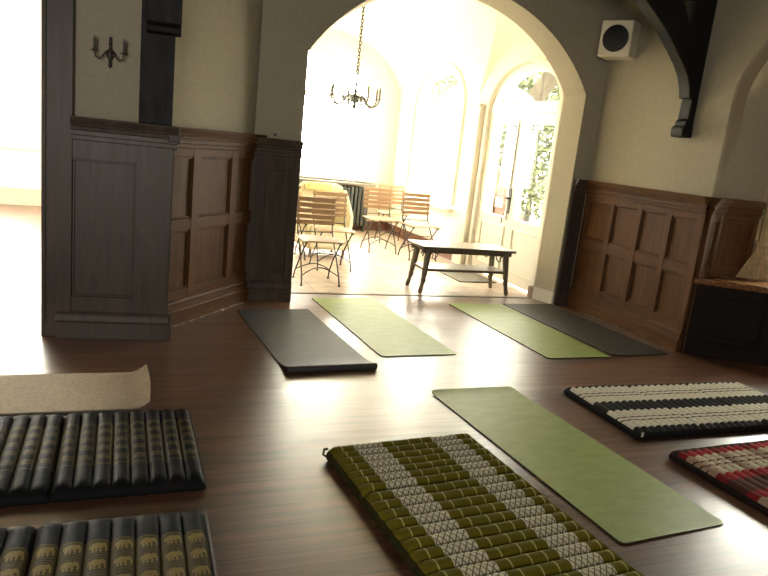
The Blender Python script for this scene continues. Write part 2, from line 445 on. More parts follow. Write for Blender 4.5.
class MB:
    def __init__(self):
        self.v, self.f, self.mi, self.sm = [], [], [], []

    def add(self, verts, faces, mi=0, smooth=False):
        o = len(self.v)
        self.v += [tuple(p) for p in verts]
        for f in faces:
            self.f.append([o + i for i in f])
            self.mi.append(mi)
            self.sm.append(smooth)
        return self

    def box(self, lo, hi, mi=0, T=None):
        x0, y0, z0 = lo
        x1, y1, z1 = hi
        vs = [Vector(p) for p in ((x0, y0, z0), (x1, y0, z0), (x1, y1, z0), (x0, y1, z0), (x0, y0, z1), (x1, y0, z1), (x1, y1, z1), (x0, y1, z1))]
        if T is not None:
            vs = [T @ p for p in vs]
        return self.add(vs, [(0, 3, 2, 1), (4, 5, 6, 7), (0, 1, 5, 4), (1, 2, 6, 5), (2, 3, 7, 6), (3, 0, 4, 7)], mi)

    def tube(self, pts, r, n=8, mi=0, caps=True):
        pts = [Vector(p) for p in pts]
        rs = r if isinstance(r, (list, tuple)) else [r] * len(pts)
        rings = []
        up = Vector((0, 0, 1))
        prev = None
        for i, p in enumerate(pts):
            a = pts[max(0, i - 1)]
            b = pts[min(len(pts) - 1, i + 1)]
            t = (b - a).normalized()
            if prev is None:
                s = t.cross(up)
                if s.length < 1e-3:
                    s = t.cross(Vector((1, 0, 0)))
            else:
                s = prev - t * prev.dot(t)
                if s.length < 1e-4:
                    s = t.cross(up)
            s.normalize()
            prev = s
            w = t.cross(s)
            rings.append([p + (s * cos(2 * pi * k / n) + w * sin(2 * pi * k / n)) * rs[i] for k in range(n)])
        vs = [p for rg in rings for p in rg]
        fs = []
        for i in range(len(rings) - 1):
            for k in range(n):
                fs.append((i * n + k, i * n + (k + 1) % n, (i + 1) * n + (k + 1) % n, (i + 1) * n + k))
        if caps:
            fs.append(tuple(reversed(range(n))))
            fs.append(tuple(range((len(rings) - 1) * n, len(rings) * n)))
        return self.add(vs, fs, mi, True)

    def lathe(self, prof, c=(0, 0, 0), n=16, mi=0, T=None):
        vs = []
        for (r, z) in prof:
            for k in range(n):
                p = Vector((c[0] + r * cos(2 * pi * k / n), c[1] + r * sin(2 * pi * k / n), c[2] + z))
                vs.append(T @ p if T is not None else p)
        fs = []
        for i in range(len(prof) - 1):
            for k in range(n):
                fs.append((i * n + k, i * n + (k + 1) % n, (i + 1) * n + (k + 1) % n, (i + 1) * n + k))
        fs.append(tuple(reversed(range(n))))
        fs.append(tuple(range((len(prof) - 1) * n, len(prof) * n)))
        return self.add(vs, fs, mi, True)

    def slab(self, outer, holes, w0, w1, fr, mi=0):
        """outline in a frame's (u, v), thick from w0 to w1 along the frame's normal"""
        loops = [outer] + list(holes)
        flat = [p for lp in loops for p in lp]
        tri = tessellate_polygon([[Vector((p[0], p[1], 0)) for p in lp] for lp in loops])
        n = len(flat)
        vs = [fr(u, v, w0) for u, v in flat] + [fr(u, v, w1) for u, v in flat]
        fs = [tuple(t) for t in tri] + [tuple(n + i for i in reversed(t)) for t in tri]
        o = 0
        for lp in loops:
            k = len(lp)
            for i in range(k):
                j = (i + 1) % k
                fs.append((o + i, o + j, n + o + j, n + o + i))
            o += k
        return self.add(vs, fs, mi)

    def build(self, name, mats, parent=None, loc=None, rz=0.0, bevel=0.0, sharp=35, world_parent=False):
        me = bpy.data.meshes.new(name)
        me.from_pydata(self.v, [], self.f)
        me.update()
        for m in (mats if isinstance(mats, (list, tuple)) else [mats]):
            me.materials.append(m)
        me.polygons.foreach_set('material_index', self.mi)
        bm = bmesh.new()
        bm.from_mesh(me)
        bmesh.ops.recalc_face_normals(bm, faces=bm.faces)
        bm.to_mesh(me)
        bm.free()
        me.polygons.foreach_set('use_smooth', [True] * len(me.polygons))
        me.set_sharp_from_angle(angle=radians(sharp))
        o = bpy.data.objects.new(name, me)
        COL.objects.link(o)
        if parent is not None:
            o.parent = parent
        if loc is not None:
            o.location = loc
        if rz:
            o.rotation_euler.z = rz
        if bevel:
            bv = o.modifiers.new('bevel', 'BEVEL')
            bv.width = bevel
            bv.segments = 2
            bv.limit_method = 'ANGLE'
            bv.angle_limit = radians(40)
        return o


def frame(A, B=None, angle=None):
    """u along A->B on plan, v up, w = to the right hand of A->B"""
    A = Vector((A[0], A[1], 0))
    if B is not None:
        d = Vector((B[0], B[1], 0)) - A
    else:
        d = Vector((cos(angle), sin(angle), 0))
    d.normalize()
    n = Vector((d.y, -d.x, 0))

    def fr(u, v, w=0.0):
        return A + d * u + n * w + Vector((0, 0, v))
    return fr


def fbox(mb, fr, u0, u1, v0, v1, w0, w1, mi=0):
    return mb.slab([(u0, v0), (u1, v0), (u1, v1), (u0, v1)], [], w0, w1, fr, mi)


def tag(o, label, cat=None, group=None, kind=None):
    o['label'] = label
    if cat:
        o['category'] = cat
    if group:
        o['group'] = group
    if kind:
        o['kind'] = kind
    return o


def struct(o, label=None):
    o['kind'] = 'structure'
    if label:
        o['label'] = label
    return o


def thing(name, label, cat, loc=(0, 0, 0), rz=0.0, group=None):
    o = bpy.data.objects.new(name, None)
    COL.objects.link(o)
    o.empty_display_size = 0.05
    o.location = loc
    o.rotation_euler.z = rz
    return tag(o, label, cat, group)


def kids(o):
    return [c for c in bpy.data.objects if c.parent == o]


def dup(src, loc, rz, label, group=None):
    r = src.copy()
    COL.objects.link(r)
    r.location = loc
    r.rotation_euler.z = rz
    tag(r, label, None, group)
    for ch in kids(src):
        c = ch.copy()
        COL.objects.link(c)
        c.parent = r
        for g in kids(ch):
            d = g.copy()
            COL.objects.link(d)
            d.parent = c
    return r


def arc(cx, cy, rx, ry, a0, a1, n):
    return [(cx + rx * cos(radians(a0 + (a1 - a0) * i / n)), cy + ry * sin(radians(a0 + (a1 - a0) * i / n))) for i in range(n + 1)]


# ------------------------------------------------------------------ ground and floors
g = MB()
g.box((-40, -40, -0.62), (60, 60, -0.12))
struct(g.build('ground', M['ground']))
f = MB()
f.box((-4.0, -3.0, -0.1), (7.5, 6.1, 0))
f.box((-6.0, 6.1, -0.1), (1.0, 11.4, 0))
struct(f.build('floor', M['floor']), 'brown floorboards of the main room')
f = MB()
f.box((1.0, 6.14, -0.1), (4.45, 11.0, -0.002))
struct(f.build('floor', M['tiles']), 'pale tiled floor of the sunlit porch')
f = MB()
f.box((1.4, 6.1, -0.05), (4.3, 6.15, 0.006))
struct(f.build('trim_1', M['bench']), 'dark threshold strip under the arch')

# ------------------------------------------------------------------ arch wall between room and porch
AC, AHW, ASP, AZC = 2.88, 1.43, 2.17, 1.25


def arch_pts(cx, hw, sp, zc, n=28, z0=0.0):
    r = sqrt(hw * hw + (sp - zc) ** 2)
    a0 = math.atan2(sp - zc, hw)
    pts = [(cx + hw, z0)]
    for i in range(n + 1):
        a = a0 + (pi - 2 * a0) * i / n
        pts.append((cx + r * cos(a), zc + r * sin(a)))
    pts.append((cx - hw, z0))
    return pts


front = arch_pts(AC, AHW, ASP, AZC)
back = arch_pts(AC - 0.035, AHW - 0.045, ASP - 0.02, AZC)
m = MB()


def wall_face(mb, hole, x0, x1, z1, y, mi=0):
    outer = [(x0, 0), (hole[-1][0], 0)] + list(reversed(hole[1:-1])) + [(hole[0][0], 0), (x1, 0), (x1, z1), (x0, z1)]
    tri = tessellate_polygon([[Vector((p[0], p[1], 0)) for p in outer]])
    mb.add([(p[0], y, p[1]) for p in outer], [tuple(t) for t in tri], mi)


wall_face(m, front, 1.04, 4.62, 3.5, 5.86)
wall_face(m, back, 0.8, 4.62, 3.5, 6.10)
k = len(front)
m.add([(p[0], 5.86, p[1]) for p in front] + [(p[0], 6.10, p[1]) for p in back],
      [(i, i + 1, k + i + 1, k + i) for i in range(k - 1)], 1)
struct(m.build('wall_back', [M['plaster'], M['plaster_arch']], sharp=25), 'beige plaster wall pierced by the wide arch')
# white skirting on the right jamb
m = MB()
m.add([(4.316, 5.85, 0), (4.235, 6.1, 0), (4.21, 6.1, 0), (4.29, 5.85, 0), (4.316, 5.85, .13), (4.235, 6.1, .13), (4.218, 6.1, .13), (4.298, 5.85, .13)],
      [(0, 1, 2, 3), (4, 7, 6, 5), (0, 4, 5, 1), (1, 5, 6, 2), (2, 6, 7, 3), (3, 7, 4, 0)])
struct(m.build('baseboard_arch', M['white_paint']), 'white skirting at the foot of the right arch jamb')

# ------------------------------------------------------------------ right wall with bay arch
RX = 4.52
frR = frame((RX, 5.86), (RX, 0))           # u = 5.86 - y, w to the right of travel = -x (into the room)
bay = [(5.86 - y, z) for (y, z) in [(4.25, 0)] + [(3.1 + 1.15 * cos(radians(a)), 2.1 + 0.78 * sin(radians(a))) for a in range(0, 181, 8)] + [(1.95, 2.1), (1.95, 0)]]
outer = [(0, 0)] + bay + [(8.86, 0), (8.86, 3.5), (0, 3.5)]
m = MB()
m.slab(outer, [], 0.0, -0.03, frR)
struct(m.build('wall_right', M['plaster'], sharp=25), 'beige plaster wall on the right with arched bay opening')
# splayed reveal of the bay opening
oa = [(4.25, 0.0)] + [(3.1 + 1.15 * cos(radians(a)), 2.1 + 0.78 * sin(radians(a))) for a in range(0, 181, 6)] + [(1.95, 0.0)]
ia = [(4.36, 0.0)] + [(3.1 + 1.26 * cos(radians(a)), 2.1 + 0.82 * sin(radians(a))) for a in range(0, 181, 6)] + [(1.84, 0.0)]
m = MB()
k = len(oa)
m.add([(RX, p[0], p[1]) for p in oa] + [(4.79, p[0], p[1]) for p in ia], [(i, i + 1, k + i + 1, k + i) for i in range(k - 1)])
struct(m.build('trim_2', M['plaster'], sharp=25), 'cream plaster reveal of the bay arch')
# bay side walls, window wall and ceiling
Q = (4.79, 4.36)
Rr = (5.16, 4.30)
S = (5.16 + 1.5 * 0.814, 4.30 - 1.5 * 0.581)
m = MB()
frA = frame(Rr, Q)
fbox(m, frA, 0, 0.375, 0, 3.3, 0.0, 0.12)
m2 = frame((4.79, 1.84), (7.2, 1.4))
fbox(m, m2, 0, 2.4, 0, 3.3, 0.0, 0.12)
struct(m.build('wall_bay_side', M['plaster']), 'shaded plaster side wall of the bay')
frW = frame(Rr, S)                          # w to the right of travel = into the bay
m = MB()
m.slab([(0, 0), (1.5, 0), (1.5, 3.3), (0, 3.3)], [[(0.22, 0.72), (1.2, 0.72), (1.2, 1.8), (0.22, 1.8)]], 0.0, -0.16, frW)
struct(m.build('wall_bay', M['plaster']), 'wall of the bay around its window')
m = MB()
fr3 = frame(S, (6.9, 1.4))
m.slab([(0, 0), (2.3, 0), (2.3, 3.3), (0, 3.3)], [], 0.0, -0.16, fr3)
struct(m.build('wall_bay_far', M['plaster']), 'outer wall of the bay')
m = MB()
m.box((4.55, 1.3, 2.98), (7.5, 4.6, 3.1))
struct(m.build('ceiling', M['ceiling']), 'bay ceiling')


def window_frame(name, fr, u0, u1, v0, v1, mull, trans, w0, w1, mat, fw_=0.06, bar=0.035, label=''):
    root = bpy.data.objects.new(name, None)
    COL.objects.link(root)
    struct(root, label)
    mb = MB()
    fbox(mb, fr, u0, u0 + fw_, v0, v1, w0, w1)
    fbox(mb, fr, u1 - fw_, u1, v0, v1, w0, w1)
    fbox(mb, fr, u0 + fw_, u1 - fw_, v0, v0 + fw_, w0, w1)
    fbox(mb, fr, u0 + fw_, u1 - fw_, v1 - fw_, v1, w0, w1)
    for u in mull:
        fbox(mb, fr, u - bar, u + bar, v0 + fw_, v1 - fw_, w0 * 0.8 + w1 * 0.2, w0 * 0.2 + w1 * 0.8)
    for v in trans:
        fbox(mb, fr, u0 + fw_, u1 - fw_, v - bar, v + bar, w0 * 0.7 + w1 * 0.3, w0 * 0.3 + w1 * 0.7)
    mb.build('window_frame', mat, root)
    gm = MB()
    wm = (w0 + w1) / 2
    fbox(gm, fr, u0 + fw_ * .5, u1 - fw_ * .5, v0 + fw_ * .5, v1 - fw_ * .5, wm - .003, wm + .003)
    gm.build('glass_pane', M['glass'], root)
    return root


window_frame('window_4', frW, 0.22, 1.20, 0.72, 1.8, [0.71], [1.45], -0.12, -0.05, M['white_paint'], label='bay window behind the curtain')

# ------------------------------------------------------------------ left diagonal wall, pier stub
DA, DB = (0.325, 5.0), (1.107, 5.93)
frD = frame(DA, DB)                         # w = right of travel = into the room
DL = 1.215
m = MB()
fbox(m, frD, 0.0, DL, 0, 3.5, -0.02, -0.2)
struct(m.build('wall_left', M['plaster']), 'beige plaster diagonal wall left of the arch')
PA, PB = (-0.466, 4.785), (0.309, 4.708)
frP = frame(PA, PB)
PLn = 0.779
m = MB()
fbox(m, frP, 0.02, PLn - 0.02, 0, 3.34, -0.025, -0.45)
struct(m.build('wall_pier', M['plaster']), 'plastered stub wall carrying the candle wall light')


def wainscot(name, fr, L0, L1, top, stiles, rails, label, mat, mat_rail, cap=True, w0=-0.02, base=True, foot=0.0, nobase_bot=0.0, end_caps=(0, 0)):
    """stiles: list of (u0,u1); rails: list of (v0,v1); recessed boards behind"""
    b0 = nobase_bot
    root = MB()
    fbox(root, fr, L0, L1, b0, top - 0.03, w0, 0.004)
    o = root.build(name, mat)
    struct(o, label)
    s = MB()
    for (a, b) in stiles:
        fbox(s, fr, a, b, b0, top - 0.03, 0.004, 0.026)
    s.build('stile', mat, o, bevel=0.004)
    r = MB()
    for (a, b) in rails:
        fbox(r, fr, L0, L1, a, b, 0.004, 0.024)
    # small bead round each field
    r.build('rail', mat_rail, o, bevel=0.004)
    bd = MB()
    for i in range(len(stiles) - 1):
        for j in range(len(rails) - 1):
            u0, u1 = stiles[i][1], stiles[i + 1][0]
            v0, v1 = rails[j][1], rails[j + 1][0]
            if u1 - u0 < 0.05 or v1 - v0 < 0.05:
                continue
            e = 0.014
            for (a, b, c, d) in ((u0, u1, v0, v0 + e), (u0, u1, v1 - e, v1), (u0, u0 + e, v0 + e, v1 - e), (u1 - e, u1, v0 + e, v1 - e)):
                fbox(bd, fr, a, b, c, d, 0.004, 0.015)
    if bd.v:
        bd.build('panel_bead', mat_rail, o, bevel=0.003)
    if cap:
        c = MB()
        prof = [(top - 0.145, 0.026), (top - 0.14, 0.034), (top - 0.115, 0.034), (top - 0.11, 0.044), (top - 0.085, 0.044), (top - 0.08, 0.036),
                (top - 0.06, 0.040), (top - 0.055, 0.055), (top - 0.04, 0.058), (top - 0.02, 0.075), (top, 0.078), (top, w0)]
        k = len(prof)
        vs = [fr(L0 - end_caps[0], v, w) for v, w in prof] + [fr(L1 + end_caps[1], v, w) for v, w in prof]
        vs += [fr(L0 - end_caps[0], top - 0.145, w0), fr(L1 + end_caps[1], top - 0.145, w0)]
        fs = [(i, i + 1, k + i + 1, k + i) for i in range(k - 1)]
        fs += [tuple(range(k)) + (2 * k,), tuple(reversed(range(k, 2 * k))) + (2 * k + 1,)]
        c.add(vs, fs)
        c.build('cap_moulding', mat_rail, o)
    if base:
        c = MB()
        prof = [(foot, 0.05), (0.105, 0.05), (0.115, 0.042), (0.13, 0.042), (0.155, 0.034), (0.165, 0.036), (0.18, 0.026), (0.185, 0.004)]
        k = len(prof)
        vs = [fr(L0 - end_caps[0] * .5, v, w) for v, w in prof] + [fr(L1 + end_caps[1] * .5, v, w) for v, w in prof]
        fs = [(i, i + 1, k + i + 1, k + i) for i in range(k - 1)]
        fs += [tuple(range(k)), tuple(reversed(range(k, 2 * k)))]
        c.add(vs, fs)
        c.build('base_moulding', mat_rail, o)
    return o


# right wall panelling: two rows, five fields (u = 5.86 - y)
WR = 1.335
wainscot('trim_3', frR, 0.03, 1.61, WR,
         [(0.03, 0.10), (0.42, 0.49), (0.80, 0.875), (1.18, 1.25), (1.53, 1.61)],
         [(0.17, 0.262), (0.648, 0.752), (1.132, 1.26)], 'brown wood panelling on the right wall', M['panel'], M['panel_rail'])
# narrow return on the bay reveal and the bay side wall
frV = frame((RX, 4.25), Q)
wainscot('trim_4', frV, 0.0, 0.292, WR, [(0.0, 0.06), (0.215, 0.28)], [(0.66, 0.74), (1.14, 1.24)],
         'narrow wood panel on the bay reveal', M['panel'], M['panel_rail'], base=False, nobase_bot=0.0, w0=-0.01)
frA2 = frame(Q, Rr)
wainscot('trim_5', frA2, 0.0, 0.36, WR, [(0.0, 0.05), (0.31, 0.36)], [(0.66, 0.74), (1.14, 1.24)],
         'shaded wood panelling beside the bay curtain', M['panel'], M['panel_rail'], base=False, w0=-0.01)
# arch wall right piece and its end board
frB = frame((4.335, 5.86), (4.52, 5.86))
wainscot('trim_6', frB, 0.0, 0.17, WR, [(0.0, 0.035)], [(0.17, 0.20)], 'dark narrow panelling right of the arch', M['dark_panel'], M['dark_panel'])
# left diagonal wall panelling
WL = 1.44
wainscot('trim_7', frD, -0.06, DL + 0.01, WL,
         [(-0.10, -0.06), (0.225, 0.325), (0.745, 0.835), (1.16, 1.215)],
         [(0.18, 0.255), (0.70, 0.79), (1.235, 1.32)], 'brown wood panelling on the diagonal wall left of the arch', M['panel'], M['panel_rail'])
# pier between diagonal wall and arch
frE = frame((1.09, 5.845), (1.465, 5.835))
wainscot('trim_8', frE, -0.065, 0.358, 1.42, [(-0.065, 0.06), (0.285, 0.358)], [(0.17, 0.25), (1.16, 1.30)],
         'dark panelling on the pier left of the arch', M['dark_panel'], M['dark_panel'])
# stub wall panelling, side returns
wainscot('trim_9', frP, 0.0, PLn, WL, [(0.0, 0.18), (0.56, PLn)], [(0.17, 0.28), (1.18, 1.32)],
         'dark wood panelling on the stub wall below the candle wall light', M['dark_panel'], M['dark_panel'], end_caps=(-0.17, 0.03))
m = MB()
fbox(m, frP, 0.0, 0.18, 0, 3.45, -0.47, 0.03)       # full-height casing at the opening
fbox(m, frP, -0.02, 0.0, 0.06, 3.45, -0.40, -0.10)
fbox(m, frP, 0.012, 0.03, 0.1, 3.45, 0.03, 0.04)
struct(m.build('trim_10', M['dark_panel'], bevel=0.006), 'tall wooden casing at the opening on the left')
m = MB()
frS = frame((0.309, 4.708), (0.325, 5.02))
fbox(m, frS, -0.02, 0.32, 0, WL - 0.01, -0.03, 0.01)
fbox(m, frS, -0.05, 0.32, 0, 0.10, -0.03, 0.035)
fbox(m, frS, -0.05, 0.32, WL - 0.10, WL - 0.01, -0.03, 0.045)
struct(m.build('trim_11', M['dark_panel'], bevel=0.006), 'dark side of the stub wall panelling')
# pale plaster crumbs along the skirtings
m = MB()
for fr, a, b in ((frD, 0.0, 1.0), (frR, 0.3, 1.6)):
    for i in range(70):
        u = random.uniform(a, b)
        if fr is frR and random.random() < 0.35:
            continue
        s = random.uniform(0.004, 0.012)
        p = fr(u, 0, random.uniform(0.052, 0.068))
        m.add([p + Vector((-s, 0, 0)), p + Vector((0, -s, 0)), p + Vector((s, s * .3, 0)), p + Vector((0, 0, s * 1.2))], [(0, 1, 2), (0, 3, 1), (1, 3, 2), (2, 3, 0)])
tag(m.build('plaster_crumbs', M['debris']), 'pale plaster crumbs lying along the foot of the wood panelling', 'debris', kind='stuff')

# ------------------------------------------------------------------ timber posts and braces
m = MB()
fbox(m, frP, 0.565, 0.77, WL, 3.3, -0.02, 0.035)
tp = thing('timber_post', 'black timber post rising from the panelling of the left stub wall', 'post')
pm = m.build('post', M['timber'], tp, bevel=0.006)
m = MB()
frT = lambda u, v, w=0.0: frP(0.60 + w, v, u)           # u = out of the wall, w = along it
prof = [(0.03, 1.99), (0.10, 2.0), (0.11, 2.03), (0.085, 2.06), (0.09, 2.3), (0.16, 2.6), (0.32, 2.9), (0.6, 3.15), (0.9, 3.3), (0.03, 3.3)]
m.slab(prof, [], 0.0, 0.205, frT)
m.build('brace', M['timber'], tp, bevel=0.004)

tb = thing('timber_brace', 'black curved timber bracket with a small open triangle on the right wall', 'bracket')
m = MB()
frK = lambda u, v, w=0.0: Vector((u, 4.60 + w, v))
m.slab([(4.52, 1.83), (4.43, 1.83), (4.43, 1.935), (4.45, 1.95), (4.455, 2.12), (4.52, 2.12)], [], 0.0, 0.12, frK)
m.slab([(4.52, 1.80), (4.415, 1.80), (4.405, 1.83), (4.405, 1.875), (4.43, 1.90), (4.52, 1.90)], [], -0.008, 0.128, frK)
m.build('corbel', M['timber'], tb, bevel=0.008)
m = MB()
outer = [(4.52, 2.12), (4.42, 2.12), (4.40, 2.20), (4.36, 2.29), (4.29, 2.38), (4.19, 2.48), (4.10, 2.565), (4.00, 2.645), (3.90, 2.72), (3.80, 2.79),
         (3.65, 2.855), (3.45, 2.90), (3.2, 2.93), (3.2, 3.15), (4.52, 3.15)]
m.slab(outer, [[(4.17, 2.86), (4.29, 2.86), (4.31, 2.64)]], 0.0, 0.12, frK)
m.build('brace', M['timber'], tb, bevel=0.006)
m = MB()
m.box((-0.1, 4.58, 3.1), (4.52, 4.74, 3.34))
tag(m.build('ceiling_beam', M['timber'], bevel=0.006), 'black ceiling beam carried by the curved bracket', 'beam')

# ------------------------------------------------------------------ unseen shell of the main room
m = MB()
m.box((-4.0, -3.0, 3.34), (4.6, 6.1, 3.5))
struct(m.build('ceiling', M['ceiling']), 'main room ceiling')
m = MB()
m.box((-4.15, -3.0, 0), (-4.0, 5.3, 3.4))
m.box((-4.0, 5.15, 0), (-2.4, 5.3, 3.4))
struct(m.build('wall_far_left', M['plaster']), 'left outer wall')
m = MB()
m.box((-4.15, -3.15, 0), (4.6, -3.0, 3.4))
struct(m.build('wall_front', M['plaster']), 'wall behind the photographer')

# ------------------------------------------------------------------ side room on the left
m = MB()
fr4 = frame((-6.0, 11.4), (1.0, 11.4))
m.slab([(0, 0), (7.0, 0), (7.0, 3.3), (0, 3.3)], [[(2.3, 0.93), (4.78, 0.93), (4.78, 3.0), (2.3, 3.0)], [(5.3, 0.93), (6.6, 0.93), (6.6, 3.0), (5.3, 3.0)]], 0.0, -0.2, fr4)
struct(m.build('wall_side_room', M['white']), 'white window wall of the side room')
m = MB()
m.box((-6.15, 5.2, 0), (-6.0, 11.6, 3.3))
m.box((0.85, 6.1, 0), (1.0, 11.0, 3.3))
struct(m.build('wall_side_room_flank', M['white']))
m = MB()
m.box((-6.15, 5.3, 3.3), (1.0, 11.6, 3.4))
struct(m.build('ceiling', M['white']), 'side room ceiling')
window_frame('window_1', fr4, 2.3, 4.78, 0.93, 3.0, [3.55], [2.45], -0.12, -0.02, M['white_paint'], 0.07, label='bright window of the side room')
window_frame('window_added', fr4, 5.3, 6.6, 0.93, 3.0, [5.95], [2.45], -0.12, -0.02, M['white_paint'], 0.07, label='unseen window added to brighten the side room')  # out of view, added for extra daylight
m = MB()
fbox(m, fr4, 2.1, 4.98, 0.84, 0.90, 0.0, 0.06)
fbox(m, fr4, 2.2, 2.3, 0.9, 3.08, 0.0, 0.03)
fbox(m, fr4, 4.78, 4.88, 0.9, 3.08, 0.0, 0.03)
struct(m.build('trim_12', M['white_paint'], bevel=0.005), 'white sill and casing of the side room window')
m = MB()
fbox(m, fr4, 0, 7, 0, 0.22, 0.0, 0.03)
fbox(m, fr4, 0, 7, 0.22, 0.25, 0.0, 0.045)
struct(m.build('baseboard_side_room', M['beige']), 'beige baseboard of the side room')

# ------------------------------------------------------------------ porch shell
VX0, VX1, VY0, VY1 = 1.0, 4.3, 6.10, 10.85


def vault(x, y):
    def ell(t):
        return sqrt(max(0.0, 1 - t * t))
    zm = 2.1 + (1.05 + .45 * sin(pi * (y - 6.1) / 4.75)) * ell((x - 2.92) / 1.38)
    fx = min(1.0, max(0.0, (4.3 - x) / 1.3))
    z1 = 2.1 + (0.58 + 0.7 * sqrt(fx)) * ell((y - 6.98) / 1.10)
    z2 = 2.1 + (0.66 + 0.7 * sqrt(fx)) * ell((y - 9.47) / 1.36)
    return max(zm, z1, z2)


m = MB()
NX, NY = 84, 110
vs = []
for i in range(NX + 1):
    for j in range(NY + 1):
        # denser near the springing line
        t = i / NX
        x = VX1 - (VX1 - VX0) * (t ** 1.6)
        y = VY0 + (VY1 - VY0) * j / NY
        vs.append((x, y, vault(x, y)))
fs = [(i * (NY + 1) + j, (i + 1) * (NY + 1) + j, (i + 1) * (NY + 1) + j + 1, i * (NY + 1) + j + 1) for i in range(NX) for j in range(NY)]
m.add(vs, fs)
struct(m.build('ceiling', M['white'], sharp=14), 'white groin vault of the porch')
m = MB()
m.box((0.8, 6.1, 3.75), (5.9, 11.1, 3.85))
struct(m.build('roof', M['white']), 'porch roof')

# side wall (x = 4.3) with door opening and arched window. u = y - 6.1, w = right of +y = +x (outwards)
fr5 = frame((4.3, 6.1), (4.3, 11.0))
U = lambda y: y - 6.1


def arch_hole(y0, y1, z0, zs, rz_, n=20):
    c = (y0 + y1) / 2
    h = (y1 - y0) / 2
    return [(U(y0), z0), (U(y1), z0)] + [(U(c + h * cos(radians(a))), zs + rz_ * sin(radians(a))) for a in [180 * i / n for i in range(n + 1)]]


door_hole = arch_hole(6.17, 7.74, 0.0, 2.05, 0.50)
win_hole = arch_hole(8.50, 10.2, 0.74, 2.1, 0.55)
m = MB()
m.slab([(0, 0)] + [(door_hole[0][0], 0)] + list(reversed(door_hole[2:])) + [(door_hole[1][0], 0)] + [(4.95, 0), (4.95, 3.8), (0, 3.8)], [win_hole], 0.0, 0.08, fr5)
struct(m.build('wall_porch_side', M['white'], sharp=25), 'white porch wall with glazed doors and arched window')
# raised plaster bands round the arches
m = MB()


def band(mb, y0, y1, zs, rz_, wd, w0, w1, foot, n=28):
    c, h = (y0 + y1) / 2, (y1 - y0) / 2
    inn = [(U(y1), foot)] + [(U(c + h * cos(radians(180 * i / n))), zs + rz_ * sin(radians(180 * i / n))) for i in range(n + 1)] + [(U(y0), foot)]
    out = [(U(y1) + wd, foot)] + [(U(c + (h + wd) * cos(radians(180 * i / n))), zs + (rz_ + wd) * sin(radians(180 * i / n))) for i in range(n + 1)] + [(U(y0) - wd, foot)]
    mb.slab(out + list(reversed(inn)), [], w0, w1, fr5)


band(m, 6.24, 7.74, 2.08, 0.47, 0.06, -0.03, 0.0, 0.0)
band(m, 8.50, 10.2, 2.1, 0.55, 0.07, -0.03, 0.0, 0.74)
struct(m.build('trim_13', M['white'], bevel=0.005), 'raised bands round the porch arches')
# pilaster between the two porch bays
m = MB()
m.box((4.22, 7.86, 0.0), (4.3, 8.12, 2.1))
m.box((4.20, 7.84, 2.06), (4.3, 8.14, 2.10))
struct(m.build('trim_14', M['white'], bevel=0.01), 'white pilaster between glazed doors and arched window')
# brown tile skirting
m = MB()
m.box((4.27, 8.13, 0), (4.3, 10.85, 0.16))
m.box((4.215, 6.102, 0), (4.3, 6.2, 0.12))
m.box((1.0, 10.82, 0), (4.27, 10.85, 0.16))
struct(m.build('baseboard_porch', M['skirting']), 'brown tile skirting of the porch')

# arched window frame W2 (window_2)
w2 = bpy.data.objects.new('window_2', None)
COL.objects.link(w2)
struct(w2, 'arched window in the porch side wall')
m = MB()


def arch_frame(mb, y0, y1, z0, zs, rz_, fw_, w0, w1, n=24):
    c, h = (y0 + y1) / 2, (y1 - y0) / 2
    a = [(U(y1), z0)] + [(U(c + h * cos(pi * i / n)), zs + rz_ * sin(pi * i / n)) for i in range(n + 1)] + [(U(y0), z0)]
    b = [(U(y1) - fw_, z0 + fw_)] + [(U(c + (h - fw_) * cos(pi * i / n)), zs + (rz_ - fw_) * sin(pi * i / n)) for i in range(n + 1)] + [(U(y0) + fw_, z0 + fw_)]
    mb.slab(a, [b], w0, w1, fr5)


arch_frame(m, 8.50, 10.2, 0.74, 2.1, 0.55, 0.09, 0.03, 0.11)
fbox(m, fr5, U(8.59), U(10.11), 2.03, 2.12, 0.06, 0.14)
fbox(m, fr5, U(9.31), U(9.39), 0.83, 2.03, 0.07, 0.13)
for y in (8.66, 9.44):
    for (a, b, c, d) in ((y - .04, y, .83, 2.03), (y + .60, y + .64, .83, 2.03), (y, y + .6, .83, .87), (y, y + .6, 1.99, 2.03)):
        fbox(m, fr5, U(a), U(b), c, d, .08, .12)
fbox(m, fr5, U(8.59), U(10.11), 1.33, 1.36, 0.09, 0.11)
m.build('window_frame', M['white_paint'], w2, bevel=0.004)
m = MB()
c_, h_ = 9.35, 0.80
m.slab([(U(10.15), .8)] + [(U(c_ + h_ * cos(pi * i / 20)), 2.1 + .5 * sin(pi * i / 20)) for i in range(21)] + [(U(8.55), .8)], [], 0.097, 0.103, fr5)
m.build('glass_pane', M['glass'], w2)
m = MB()
m.box((4.18, 8.40, 0.66), (4.34, 10.3, 0.70))
struct(m.build('trim_15', M['white_paint'], bevel=0.006), 'white sill of the arched porch window')

